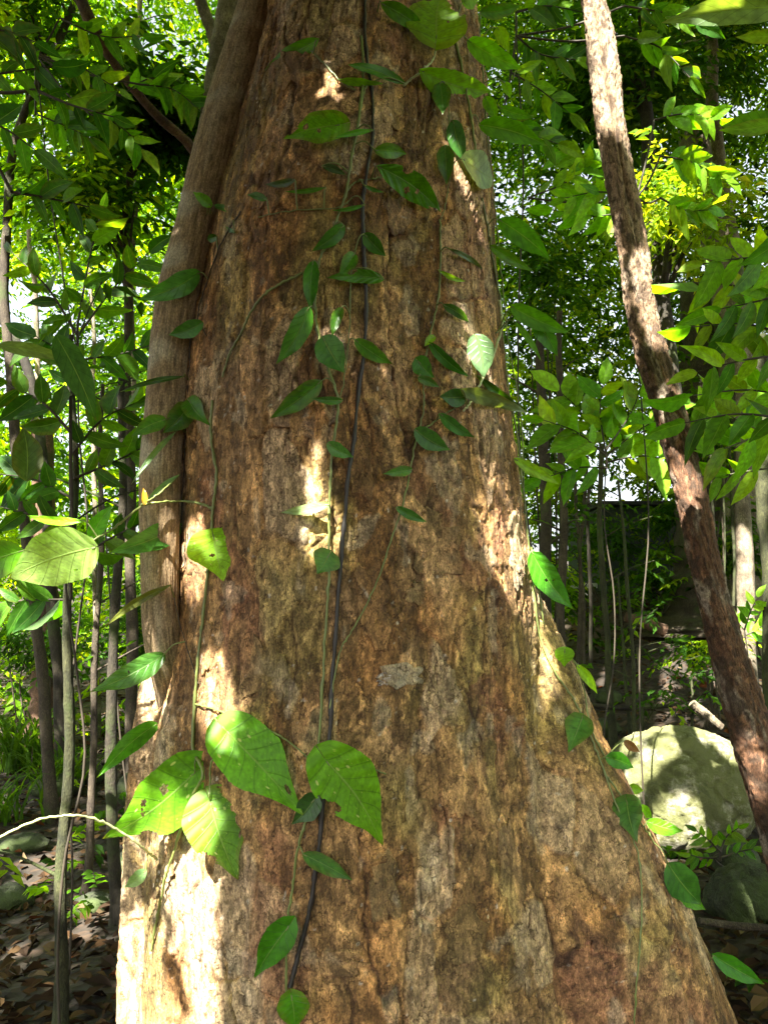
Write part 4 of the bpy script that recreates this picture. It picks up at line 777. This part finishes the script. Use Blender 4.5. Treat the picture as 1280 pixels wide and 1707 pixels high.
# ------------------------------------------------------------------ dark wall, pale kerb slab, logs
def box(c, s, rot=0, bev=.02):
    c = np.asarray(c, float); s = np.asarray(s, float) / 2; V = []
    import itertools as it
    g = np.array(list(it.product((-1, 1), (-1, 1), (-1, 1))), float) * s; cr_, sr_ = math.cos(rot), math.sin(rot); g = np.stack([g[:, 0] * cr_ - g[:, 1] * sr_, g[:, 0] * sr_ + g[:, 1] * cr_, g[:, 2]], 1) + c
    return g, np.array([[0, 1, 3, 2], [4, 6, 7, 5], [0, 4, 5, 1], [2, 3, 7, 6], [0, 2, 6, 4], [1, 5, 7, 3]])
def panel_mat(name, a, b2):
    m, N, L, b = new_mat(name); tc = N.new('ShaderNodeTexCoord').outputs['Object']; n1 = noise(N, L, 1.6, 8, .7, tc, (1, 1, .4)); n2 = noise(N, L, 30, 4, .6, tc)
    c = mixc(N, L, ramp(N, L, n1, [(.4, 0.), (.62, 1.)]), a, b2); c = mixc(N, L, 1., c, ramp(N, L, n2, [(.3, .8), (.7, 1.2)]), 'MULTIPLY'); L.new(c, b.inputs['Base Color']); b.inputs['Roughness'].default_value = .7; bump(N, L, n2, b, .3, .01); return m
M['wallgreen'] = panel_mat('stained_green_render', (.010, .018, .010), (.035, .055, .035)); M['roofdark'] = panel_mat('dark_roof_sheet', (.012, .012, .010), (.025, .025, .018)); M['slab'] = panel_mat('pale_concrete', (.35, .35, .33), (.5, .5, .48))
wc = at(1090, 925, 10.5); D = proj(wc)[2]; wx = 170 / FPX * D; wz = 160 / FPX * D; gz = float(ground_h(wc[0], wc[1]))
shed = thing('shed', (wc[0], wc[1] + 1, gz), 'low dark green walled shed behind the saplings on the right', 'shed')
z0 = min(gz - .3, wc[2] - wz / 2); z1 = wc[2] + wz / 2
V, F = box((wc[0], wc[1] + 1.0, (z0 + z1) / 2), (wx, 2.0, z1 - z0)); obj('wall', make_mesh('wall', V, F, smooth=False), M['wallgreen'], shed)
V, F = box((wc[0], wc[1] + .95, z1 + .05), (wx + .06, 2.1, .05)); obj('roof', make_mesh('roof', V, F, smooth=False), M['roofdark'], shed)
def bush(px, py, Y, rx, rz, n, label, pal, seed, L=.10):
    c_ = at(px, py, Y); D_ = proj(c_)[2]; rg_ = np.random.default_rng(seed); root = thing('bush', (c_[0], c_[1], float(ground_h(c_[0], c_[1]))), label, 'bush')
    pts = blob_points(c_, (rx / FPX * D_, .35, rz / FPX * D_), n, rg_, 10); crown('foliage', root, pts, 8, .32, L, pal, seed)
    for kk_ in range(5):
        tp = pts[rg_.integers(0, n)]; b0_ = np.array(root.location); V_, F_ = tube_arrays(catmull([b0_ + rg_.normal(size=3) * [.06, .06, 0], (b0_ + tp) / 2 + rg_.normal(size=3) * .08, tp], 10), np.linspace(.012, .004, 10), 6); obj('stem', make_mesh('stem', V_, F_), M['bark_dark'], root)
bush(1010, 900, 9.6, 45, 60, 90, 'dark fine leaved bush masking the left end of the shed', FD, 61); bush(1125, 850, 9.4, 60, 40, 110, 'dark bush drooping over the shed roof edge', FD, 62)
bush(1080, 965, 8.9, 70, 22, 60, 'low dark bush along the foot of the shed', FD, 63, .08); bush(925, 960, 8.4, 30, 60, 90, 'green bush just clear of the buttress before the daylight gap', FP, 64)
bush(1240, 900, 7.8, 40, 70, 80, 'dark bush before the black hollow tree base', FD, 65); bush(250, 1000, 7.5, 60, 90, 120, 'dark bush close behind the liana', FD, 66); bush(60, 1060, 7.9, 90, 50, 110, 'green bush behind the grass at the left', FD, 67)
bush(1180, 700, 7.0, 90, 60, 150, 'dark leafy bush behind the sunny twig at the right', FD, 68); bush(900, 460, 7.5, 40, 110, 130, 'dark leafy bush crown beside the upper trunk edge', FD, 69); bush(1170, 1080, 6.4, 40, 22, 50, 'small green bush on the slope behind the leaning tree', FP, 70, .07)
c0 = at(972, 980, 11.0); V, F = join([box((c0[0], c0[1], c0[2] + .03), (1.0, .35, .07)), box((c0[0] - .1, c0[1] - .1, c0[2] - .12), (.9, .35, .10))]); tag(obj('kerb_slab', make_mesh('kerb_slab', V, F, smooth=False), M['slab']), 'pale stacked concrete slabs in the daylight gap', 'slab')
def log(path, Y, w, mat, label, cat='log', name='fallen_log'):
    Cc, rr_ = stem_from_px(path, Y, w, n=24); Cc = Cc.copy(); V, F = tube_arrays(Cc, rr_, 12, .06); caps = []
    for ring, ctr in ((V[:12], Cc[0]), (V[-12:], Cc[-1])):
        pass
    n = len(V); V = np.vstack([V, Cc[0], Cc[-1]]); e = [[(i + 1) % 12, i, n, n] for i in range(12)] + [[n - 12 + i, n - 12 + (i + 1) % 12, n + 1, n + 1] for i in range(12)]
    me = bpy.data.meshes.new(name); me.from_pydata([tuple(v) for v in V], [], [tuple(int(q) for q in f) for f in F] + [tuple(x[:3]) for x in e]); me.update()
    return tag(obj(name, me, M[mat]), label, cat)
log([(1042, 1028), (1070, 1036), (1108, 1052)], 7.9, [16, 18, 22], 'bark_red', 'short brown fallen log high on the shaded slope')
log([(1152, 1172), (1175, 1190), (1202, 1212)], 5.6, [14, 15, 12], 'bark_pale', 'pale broken branch lying just above the boulder', 'branch', 'fallen_branch')
log([(985, 1176), (1040, 1180), (1120, 1176)], 6.1, [8, 9, 7], 'bark_bg', 'long dark fallen branch across the slope above the boulder', 'branch', 'fallen_branch')
log([(1165, 1535), (1215, 1542), (1300, 1550)], 3.4, [12, 12, 12], 'bark_dark', 'dark root lying below the dim mossy rock', 'branch', 'fallen_branch')
# ------------------------------------------------------------------ leaf litter, ground cover, grass
rg = np.random.default_rng(5); n = 10000
yy = 2.2 + 10 * rg.random(n) ** 1.5; xx = (rg.random(n) * 2 - 1) * (.6 + .62 * yy)
Pp = np.stack([xx, yy, ground_h(xx, yy) + .006 + .02 * rg.random(n)], -1); az = rg.random(n) * 2 * pi
Dv = np.stack([np.cos(az), np.sin(az), .25 * rg.normal(size=n)], -1); Nv = np.array([0, 0, 1.]) + .45 * rg.normal(size=(n, 3)); Ls = .05 + .07 * rg.random(n)
pal = np.array([[.13, .07, .03], [.20, .12, .055], [.08, .045, .022], [.30, .21, .11], [.22, .07, .02], [.05, .03, .018], [.38, .30, .18]]); pi_ = rg.choice(7, n, p=[.26, .16, .26, .07, .04, .18, .03])
V, F, c = leaves_arrays(Pp, Dv, Nv, Ls, Ls * (.38 + .2 * rg.random(n)), pal[pi_] * .33 * (.7 + .6 * rg.random((n, 1))), 1)
mL, N, L, b = new_mat('dry_leaf'); aa = N.new('ShaderNodeVertexColor'); aa.layer_name = 'Col'; L.new(aa.outputs[0], b.inputs['Base Color']); b.inputs['Roughness'].default_value = .85; b.inputs['Specular IOR Level'].default_value = .1; M['dry'] = mL
tag(obj('leaf_litter', make_mesh('leaf_litter', V, F, c, None, False), M['dry']), 'brown fallen leaves scattered over the forest floor', 'leaf litter', kind='stuff')
n = 420; yy = 2.8 + 8 * rg.random(n); xx = (rg.random(n) * 2 - 1) * (.5 + .6 * yy); k_ = pn(xx * .8, yy * .8, 3) > .05; xx, yy = xx[k_], yy[k_]
Pp = np.stack([xx, yy, ground_h(xx, yy) + .08 + .12 * rg.random(len(xx))], -1); V, F, c = sprays(Pp, 7, .16, .075, FP, 4, droop=-.1, tmpl=1, ratio=.5)
tag(obj('ground_cover', make_mesh('ground_cover', V, F, c, None, False), M['leaf_far']), 'low green seedlings among the litter', 'ground cover', kind='stuff')
def grass(px, py, Y, n, hgt, label, seed):
    rg = np.random.default_rng(seed); c0 = at(px, py, Y); Vs = []; c0[2] = ground_h(c0[0], c0[1])
    root = thing('grass_clump', c0, label, 'grass clump')
    for q in range(n):
        a_ = rg.random() * 2 * pi; d = np.array([math.cos(a_), math.sin(a_), 0]); ln = hgt * (.6 + .6 * rg.random()); t = np.linspace(0, 1, 9)[:, None]; b0 = c0 + rg.normal(size=3) * [.12, .1, 0]
        Cc = b0 + d * (t ** 1.6) * ln * .7 + np.array([0, 0, 1.]) * (t - .55 * t ** 2.4) * ln; sd_ = np.cross(d, [0, 0, 1.]); w = .010 * (1 - t ** 2) + .001
        Vs.append((np.stack([Cc - sd_ * w, Cc + sd_ * w], 1).reshape(-1, 3), grid_faces(9, 2)))
    V, F = join(Vs); o = obj('blades', make_mesh('blades', V, F, np.broadcast_to(np.array([.045, .10, .010]), (len(V), 3)) * (1 + .2 * rg.normal(size=(len(V), 1))).clip(.5, 1.6)), M['leaf_far'], root); o['kind'] = 'stuff'
grass(35, 1180, 7.2, 110, 1.0, 'bright clump of arching grass at the left edge', 3); grass(95, 1200, 6.6, 70, .7, 'smaller grass clump in front of the reddish trunk', 4); grass(-10, 1240, 5.8, 60, .6, 'grass clump nearest the camera at the left edge', 6)

# ------------------------------------------------------------------ shrubs near the camera with big leaves
def shrub(name, label, branches, nleaf, leafpx, Y, pal, seed, base, stemmat='stem_brown', hand=(), jitter=.05, tip=True, fan=38, mat='leaf_near'):
    """branches [(px,py)...] paths; leaves set alternately along each"""
    rg = np.random.default_rng(seed); b0 = at(base[0], base[1], Y); gz = float(ground_h(b0[0], b0[1])); root = thing(name, (b0[0], b0[1], gz), label, 'shrub'); tubes = []
    main = [b0 * [1, 1, 0] + [0, 0, gz]]; cnt = 0
    for br in branches:
        dY = rg.normal() * jitter * 4; pts = [at(x, y, Y + dY + .03 * k * rg.normal()) for k, (x, y) in enumerate(br)]; Cc = catmull(pts, 30); tubes.append(tube_arrays(Cc, np.linspace(.006, .002, 30), 6))
        pp = np.array([[*proj(p)[:2]] for p in Cc])
        for q in range(nleaf):
            i = int(4 + 25 * (q + .5) / nleaf); sg = 1 if q % 2 else -1; t2 = pp[min(i + 1, 29)] - pp[i - 1]; a_ = math.atan2(t2[1], t2[0]) + sg * R(fan + 22 * rg.random()); ln = leafpx * (.7 + .55 * rg.random())
            last = q == nleaf - 1
            if last: a_ = math.atan2(t2[1], t2[0]); i = 29
            bp = Cc[i]; e = at(pp[i][0] + math.cos(a_) * ln, pp[i][1] + math.sin(a_) * ln + ln * .16, bp[1] + rg.normal() * .06); col = pal[rg.integers(len(pal))]
            add_leaf(root, bp, e, ln * (.30 + .12 * rg.random()), col=tuple(np.array(col) * (.8 + .4 * rg.random())), mat=mat, roll=rg.normal() * .55, seed=int(rg.integers(9999)))
    for (bx, by, tx, ty, w, col, yy_) in hand: add_leaf(root, at(bx, by, yy_), at(tx, ty, yy_ + .04), w, col=col, mat=mat)
    st0 = at(branches[0][0][0], branches[0][0][1], Y); kk = [main[0] + (st0 - main[0]) * f + np.array([.05 * math.sin(f * 9 + seed), .04, 0]) * math.sin(pi * f) for f in np.linspace(0, 1, 7)]; V, F = tube_arrays(catmull(kk, 24), np.linspace(.005, .004, 24), 8); tubes.append((V, F))
    for br in branches[1:]:
        p = at(br[0][0], br[0][1], Y); V_ = tube_arrays(catmull([st0, (st0 + p) / 2 - [0, 0, .03], p], 10), .006, 6); tubes.append(V_)
    for V, F in tubes: obj('stem', make_mesh('stem', V, F), M[stemmat], root)
    return root
DK = [(.030, .095, .008), (.045, .12, .009), (.022, .07, .007), (.07, .15, .01)]; BR = [(.11, .24, .010), (.15, .29, .012), (.08, .20, .010), (.18, .29, .015)]; MG = [(.06, .16, .010), (.09, .20, .010), (.04, .11, .008), (.12, .21, .012)]
shrub('shrub', 'broad leaved shrub in shade between the left edge and the nearest sapling', [[(120, 830), (60, 800), (0, 790)], [(118, 760), (170, 700), (230, 670)], [(118, 880), (60, 860), (-20, 840)], [(118, 720), (70, 670), (10, 640)], [(120, 940), (180, 900), (240, 870)], [(118, 660), (100, 590), (60, 560)],
      [(119, 1000), (60, 1000), (0, 1005)], [(118, 800), (190, 770), (250, 740)]], 8, 58, 2.75, DK, 3, (112, 1500), hand=[(95, 560, 160, 700, 44, (.045, .12, .02), 2.3), (0, 575, 120, 600, 22, (.11, .15, .08), 2.3), (45, 800, 38, 700, 46, (.06, .12, .03), 2.6)])
shrub('shrub', 'dim shrub with long leaves above the nearest sapling', [[(130, 560), (80, 480), (20, 420)], [(130, 560), (190, 480), (250, 420)], [(130, 540), (150, 430), (170, 350)], [(132, 600), (200, 590), (270, 570)]], 9, 48, 3.4, DK, 8, (125, 1400))
shrub('shrub', 'overhanging shrub with dark drooping leaves in the upper left corner', [[(-60, 130), (20, 120), (90, 110)], [(-60, 200), (0, 210), (60, 250)], [(-60, 60), (0, 50), (60, 70)], [(60, 150), (120, 175), (190, 195)], [(20, 320), (80, 330), (150, 345)]], 7, 56, 2.5, DK, 12, (-150, 1500))
shrub('shrub', 'yellow green broad leaved shrub between the huge trunk and the leaning tree', [[(1010, 760), (960, 720), (905, 700)], [(1010, 760), (1060, 720), (1110, 690)], [(1010, 760), (970, 690), (930, 650)], [(1010, 760), (1000, 690), (1005, 640)], [(1012, 780), (960, 780), (900, 800)], [(1012, 770), (1070, 760), (1130, 770)], [(1010, 750), (1050, 690), (1070, 640)]], 9, 54, 4.3, BR, 15, (1016, 1200))
shrub('shrub', 'bright leafy shrub reaching in from the right edge at mid height', [[(1320, 560), (1240, 540), (1150, 545)], [(1320, 520), (1240, 480), (1150, 470)], [(1320, 590), (1240, 600), (1160, 620)], [(1320, 440), (1250, 430), (1170, 440)], [(1320, 660), (1240, 650), (1150, 660)], [(1320, 700), (1230, 690), (1140, 705)], [(1320, 480), (1270, 500), (1200, 515)]], 8, 62, 2.9, MG + BR, 18, (1360, 1500))
shrub('shrub', 'sunny twig of broad leaves just right of the leaning tree', [[(1300, 712), (1240, 735), (1150, 770)], [(1300, 740), (1230, 700), (1150, 670)], [(1280, 780), (1220, 790), (1170, 800)], [(1300, 620), (1260, 640), (1200, 700)]], 7, 58, 3.6, BR, 22, (1330, 1500), stemmat='stem_grey')
shrub('shrub', 'shrub with two large pale leaves entering the upper right corner', [[(1420, 60), (1360, 30), (1310, 15)], [(1420, 240), (1360, 215), (1300, 205)], [(1420, 380), (1350, 370), (1320, 380)]], 3, 90, 2.0, MG, 24, (1500, 1500), hand=[(1310, 12, 1103, 38, 44, (.18, .24, .12), 1.75), (1300, 204, 1198, 217, 24, (.10, .22, .03), 1.9), (1300, 60, 1225, 62, 20, (.12, .22, .02), 2.0), (1320, 8, 1230, 4, 30, (.16, .24, .1), 1.8)])
shrub('shrub', 'twigs of slim yellow green leaves in the air beside the leaning tree', [[(1060, 330), (1000, 320), (940, 330)], [(1060, 300), (990, 270), (930, 250)], [(1060, 350), (990, 360), (920, 350)], [(880, 330), (950, 300), (1000, 250)], [(1100, 260), (1150, 270), (1210, 300)], [(1090, 200), (1140, 190), (1200, 200)], [(1100, 330), (1140, 350), (1180, 350)]], 12, 40, 4.2, BR, 28, (1070, 1100), fan=30)
shrub('shrub', 'hanging leafy twigs high between the trunk and the leaning tree', [[(860, 60), (900, 90), (960, 100)], [(860, 20), (910, 10), (970, 20)], [(850, 120), (900, 150), (950, 190)], [(840, 180), (880, 220), (930, 240)], [(1040, 60), (1100, 80), (1150, 130)], [(1040, 10), (1100, 20), (1160, 40)]], 10, 42, 3.8, DK + MG, 31, (900, 1100), fan=30)
shrub('shrub', 'drooping shrub leaves across the upper left in front of the dark crown', [[(60, 90), (130, 110), (200, 150)], [(100, 30), (170, 60), (240, 60)], [(200, 160), (260, 130), (330, 170)], [(230, 140), (290, 150), (340, 190)], [(150, 190), (200, 210), (240, 250)], [(60, 190), (110, 210), (150, 230)]], 11, 40, 4.2, MG, 35, (250, 1250))
shrub('shrub', 'small bright seedling shrub behind the foot of the leaning tree', [[(1240, 1050), (1220, 1030), (1190, 1010)], [(1240, 1050), (1250, 1020), (1262, 995)], [(1240, 1060), (1260, 1050), (1275, 1040)]], 9, 26, 5.0, BR, 38, (1240, 1120))
shrub('shrub', 'little dark seedlings at the right foot of the boulder', [[(1200, 1420), (1180, 1400), (1160, 1385)], [(1200, 1420), (1210, 1395), (1230, 1380)], [(1195, 1430), (1170, 1430), (1150, 1425)], [(1200, 1430), (1230, 1420), (1255, 1415)]], 8, 24, 4.1, MG, 41, (1200, 1450))

# ------------------------------------------------------------------ the far wood, one mass
rg = np.random.default_rng(77)
def wood(name, label, n, ylo, yhi, seed, pal, thr, L, gaps, zfun=None, nleaf=9, xw=.68):
    rg = np.random.default_rng(seed); yy = ylo + (yhi - ylo) * rg.random(n * 3); xx = (rg.random(n * 3) * 2 - 1) * (yy * xw + 1.2)
    g = ground_h(xx, yy); top = 1.5 + yy * .95 + 2; z = g + .1 + (top - g) * rg.random(n * 3)
    P = np.stack([xx, yy, z], -1); sc = 1.3
    d = pn(xx * .55 * sc + z * .21, z * .75 * sc + yy * .33, seed) + .5 * pn(xx * 1.7 + yy, z * 1.9, seed + 1); keep = d > thr
    px, py, _ = proj(P)
    for (gx_, gy_, gr, gs) in gaps:
        r_ = np.hypot((px - gx_), (py - gy_)) / gr; keep &= ~((r_ < 1) & (rg.random(len(r_)) < min(.96, gs * 1.3)))
    P = P[keep][:n]; keepx = P[:, 0] > 0
    V, F, c = sprays(P, nleaf, L * 4, L, pal, seed + 5, droop=.3, ratio=.42); c = np.where(V[:, :1] > .5, c * .62, c)      # darker leaf colour on the right
    return tag(obj(name, make_mesh(name, V, F, c, None, False), M['leaf_far']), label, 'forest', kind='stuff')
GAPS = [(30, 500, 60, .65), (75, 220, 45, .6), (15, 620, 40, .7), (60, 580, 30, .6), (300, 60, 90, .4), (330, 120, 60, .4), (970, 260, 50, .6), (1250, 160, 60, .5), (1270, 300, 60, .45), (1100, 180, 40, .5), (1220, 350, 40, .5), (975, 930, 55, .85),
        (960, 900, 45, .8), (1010, 790, 50, .6), (1110, 730, 40, .5), (210, 20, 40, .5), (90, 520, 60, .4), (400, 20, 50, .4), (870, 330, 60, .4), (1050, 620, 40, .4)]
wood('forest', 'sunlit green wood filling the distance', 19500, 8, 15, 3, FP, -.08, .13, GAPS)
wood('forest', 'farther hazier wood beyond the sunlit trees', 15000, 14, 26, 9, FP, -.12, .22, GAPS)

# ------------------------------------------------------------------ unseen leaf layers added overhead, culled to shape the sun patches
sun_bvh = make_bvh(BVH_V, BVH_F)
PATCH = [[(258, 1345), (358, 1335), (362, 1715), (330, 1715), (304, 1600), (284, 1500), (262, 1460)], [(205, 1530), (246, 1525), (262, 1600), (300, 1700), (320, 1760), (195, 1760)], [(338, 1130), (360, 1085), (382, 1180), (372, 1240), (342, 1190)],
         [(300, 905), (325, 880), (345, 930), (330, 985), (305, 960)], [(512, 885), (526, 820), (548, 785), (562, 805), (560, 890), (522, 925)], [(822, 880), (868, 876), (893, 940), (896, 1010), (850, 1005), (830, 940)],
         [(788, 712), (797, 712), (860, 838), (853, 845)], [(902, 1095), (918, 1095), (928, 1190), (912, 1195)], [(545, 125), (555, 118), (568, 158), (560, 160)], [(750, 235), (770, 250), (786, 345), (768, 330)],
         [(705, 868), (712, 866), (722, 890), (716, 888)], [(242, 1080), (262, 1085), (262, 1190), (240, 1190)],
         [(0, 905), (160, 915), (120, 1010), (0, 1010)], [(0, 1380), (60, 1360), (60, 1385), (0, 1410)], [(200, 1385), (262, 1420), (262, 1440), (195, 1400)], [(745, 5), (760, 5), (760, 20), (745, 20)], [(560, 600), (590, 560), (580, 640)],
         [(1010, 1235), (1060, 1210), (1180, 1205), (1245, 1250), (1245, 1295), (1215, 1270), (1180, 1238), (1100, 1222), (1040, 1262)], [(1085, 1385), (1110, 1368), (1120, 1400), (1095, 1420)], [(1125, 1350), (1150, 1340), (1165, 1360), (1150, 1395), (1135, 1390)], [(1065, 1275), (1080, 1255), (1085, 1275), (1072, 1290)], [(1102, 1240), (1118, 1235), (1120, 1252), (1106, 1256)], [(1172, 1300), (1188, 1296), (1186, 1316), (1174, 1318)], [(1190, 1318), (1204, 1312), (1200, 1334)], [(1048, 1300), (1058, 1294), (1062, 1312), (1050, 1316)], [(1100, 1330), (1108, 1325), (1110, 1342)],
         [(985, -40), (1012, -40), (1040, 120), (1050, 235), (1010, 200), (990, 60)], [(1060, 440), (1110, 440), (1120, 560), (1085, 560)], [(1140, 780), (1160, 780), (1160, 850), (1140, 850)], [(1238, 1240), (1262, 1240), (1275, 1310), (1245, 1310)], [(98, 1450), (112, 1450), (112, 1500), (96, 1500)],
         [(182, 1400), (194, 1400), (194, 1450), (182, 1450)], [(790, 560), (825, 560), (815, 625), (795, 610)], [(545, 575), (560, 575), (570, 600), (560, 605)]]
def grow(poly):
    P = np.array(poly, float); c = P.mean(0); d = P - c; r = np.linalg.norm(d, axis=1, keepdims=True); return P + d / np.maximum(r, 1) * 11
PATCH = [p if q < 2 else grow(p) for q, p in enumerate(PATCH)]
def inpoly(px, py, poly):
    c = np.zeros(px.shape, bool); n = len(poly)
    for i in range(n):
        x1, y1 = poly[i]; x2, y2 = poly[(i + 1) % n]; k_ = (y1 > py) != (y2 > py); xi = (x2 - x1) * (py - y1) / ((y2 - y1) + 1e-9) + x1; c ^= k_ & (px < xi)
    return c
E1 = norm(np.cross(SUN, [0, 0, 1.])); E2 = np.cross(E1, SUN)
def shade_leaves(n, ctr, hw, hh_, dlo, dhi, L, seed):
    rg = np.random.default_rng(seed); o1 = (rg.random(n) * 2 - 1) * hw; o2 = (rg.random(n) * 2 - 1) * hh_; dd = dlo + (dhi - dlo) * rg.random(n)
    Pb = np.asarray(ctr) + E1 * o1[:, None] + E2 * o2[:, None] + SUN * dd[:, None]
    az = rg.random(n) * 2 * pi; Dv = np.stack([np.cos(az), np.sin(az), -.4 + .4 * rg.normal(size=n)], -1); Nv = SUN + .45 * rg.normal(size=(n, 3)); Ls = L * (.7 + .6 * rg.random(n))
    pc = np.array([p[0] for p in FD]); Cc = pc[rg.integers(0, len(pc), n)]
    V, F, c = leaves_arrays(Pb, Dv, Nv, Ls, Ls * .5, Cc, 0, rg); return V.reshape(n, 4, 3), c.reshape(n, 4, 3)
def cull(V, c):
    n = len(V); px, py, d = proj(V); vis = ((d > 0) & (px > -60) & (px < 1340) & (py > -60) & (py < 1770)).any(1); near = (np.linalg.norm(V.mean(1) - CAM, axis=1) < .45); V = V[~vis & ~near]; c = c[~vis & ~near]; n = len(V)
    pts = np.concatenate([V.reshape(-1, 3), V.mean(1), V[:, 0] * .7 + V[:, 3] * .3, V[:, 0] * .3 + V[:, 3] * .7]); H = np.full((len(pts), 3), np.nan); dv = Vector(-SUN)
    for i, p in enumerate(pts):
        r = sun_bvh.ray_cast(Vector(p), dv, 30)
        if r[0] is not None: H[i] = r[0]
        else:
            t = (p[2] - 0.1) / SUN[2]; H[i] = p - SUN * t
    hx, hy, hd = proj(H); bad = np.zeros(len(pts), bool)
    for poly in PATCH: bad |= inpoly(hx, hy, poly)
    bad &= hd > 0; b4 = bad[:n * 4].reshape(n, 4).any(1) | bad[n * 4:n * 5] | bad[n * 5:n * 6] | bad[n * 6:]
    return V[~b4], c[~b4]
t0c = np.array([.05, 2.15, 1.7])
VA, CA = shade_leaves(46000, t0c, 1.35, 2.2, 2.3, 4.6, .10, 1)
VA, CA = cull(VA, CA)
VB, CB = shade_leaves(24000, np.array([.3, 4.5, 1.2]), 5.0, 3.6, 5.2, 8.5, .17, 2); VB, CB = cull(VB, CB)
rg = np.random.default_rng(91); nr = 62000; yy = 3 + 27 * rg.random(nr * 2) ** 1.3; xx = (rg.random(nr * 2) * 2 - 1) * (3 + yy * .95)
kq = (pn(xx * .32, yy * .32, 71) + .5 * pn(xx * .9, yy * .9, 72)) > np.where(xx < 0, .06, -.40); xx, yy = xx[kq][:nr], yy[kq][:nr]; nr = len(xx)
Pb = np.stack([xx, yy, 3.2 + .95 * yy + 1.8 * rg.random(nr)], -1); az = rg.random(nr) * 2 * pi
V, F, c = leaves_arrays(Pb, np.stack([np.cos(az), np.sin(az), -.3 + .3 * rg.normal(size=nr)], -1), np.array([0, -.3, 1.]) + .4 * rg.normal(size=(nr, 3)), .34 * (.7 + .6 * rg.random(nr)), .17 * np.ones(nr), np.array([p[0] for p in FP])[rg.integers(0, 5, nr)], 0)
n2 = 26000; xb = (rg.random(n2) * 2 - 1) * 12; yb = -12 + 15.5 * rg.random(n2); kb = (pn(xb * .4, yb * .4, 75) + .5 * pn(xb, yb, 76)) > -.25; xb, yb = xb[kb], yb[kb]; n2 = len(xb); az = rg.random(n2) * 2 * pi
V2_, F2_, c2_ = leaves_arrays(np.stack([xb, yb, 7 + 2 * rg.random(n2)], -1), np.stack([np.cos(az), np.sin(az), -.3 + .3 * rg.normal(size=n2)], -1), np.array([0, -.3, 1.]) + .4 * rg.normal(size=(n2, 3)), .26 * (.7 + .6 * rg.random(n2)), .14 * np.ones(n2), np.array([p[0] for p in FP])[rg.integers(0, 5, n2)], 0)
V = np.vstack([V, V2_]); c = np.vstack([c, c2_])
VR, CR = cull(V.reshape(-1, 4, 3), c.reshape(-1, 4, 3))
roofc = tag(obj('added_shade_canopy', make_mesh('added_shade_canopy', VR.reshape(-1, 3), (LTF[None] + (np.arange(len(VR)) * 4)[:, None, None]).reshape(-1, 3), CR.reshape(-1, 3), None, False), M['leaf_far']), 'unseen high leaf canopy added to hold skylight off the forest', 'canopy', kind='stuff')  # unseen layer added to cut skylight over the wood and behind the camera
Vall = np.vstack([VA, VB]).reshape(-1, 3); Call = np.vstack([CA, CB]).reshape(-1, 3); nl = len(Vall) // 4
F = (LTF[None] + (np.arange(nl) * 4)[:, None, None]).reshape(-1, 3)
over = thing('added_shade_tree', (3.6, -3.0, 0), 'unseen tree added behind the viewer, its leaves placed to dapple the huge trunk', 'tree')  # added out of view; crown gaps are shaped to throw the sun patches
o = obj('crown', make_mesh('crown', Vall, F, Call, None, False), M['leaf_shade'], over); o['kind'] = 'stuff'
tw = [tube_arrays(catmull([(3.6, -3.0, -.1), (3.55, -2.95, 1.6), (3.4, -2.8, 3.6), (3.1, -2.6, 6.5)], 40), np.linspace(.17, .07, 40), 14, .03)]
for q in range(9):
    tp = VA[RNG.integers(0, len(VA)), 0]; tw.append(tube_arrays(catmull([(3.35, -2.75, 3.6 + .2 * q), (np.array([3.35, -2.75, 3.8]) + tp) / 2 + [0, 0, .5], tp], 16), np.linspace(.035, .006, 16), 7))
for q, (V, F) in enumerate(tw): obj('branch' if q else 'trunk', make_mesh('branch', V, F), M['bark_bg'], over)
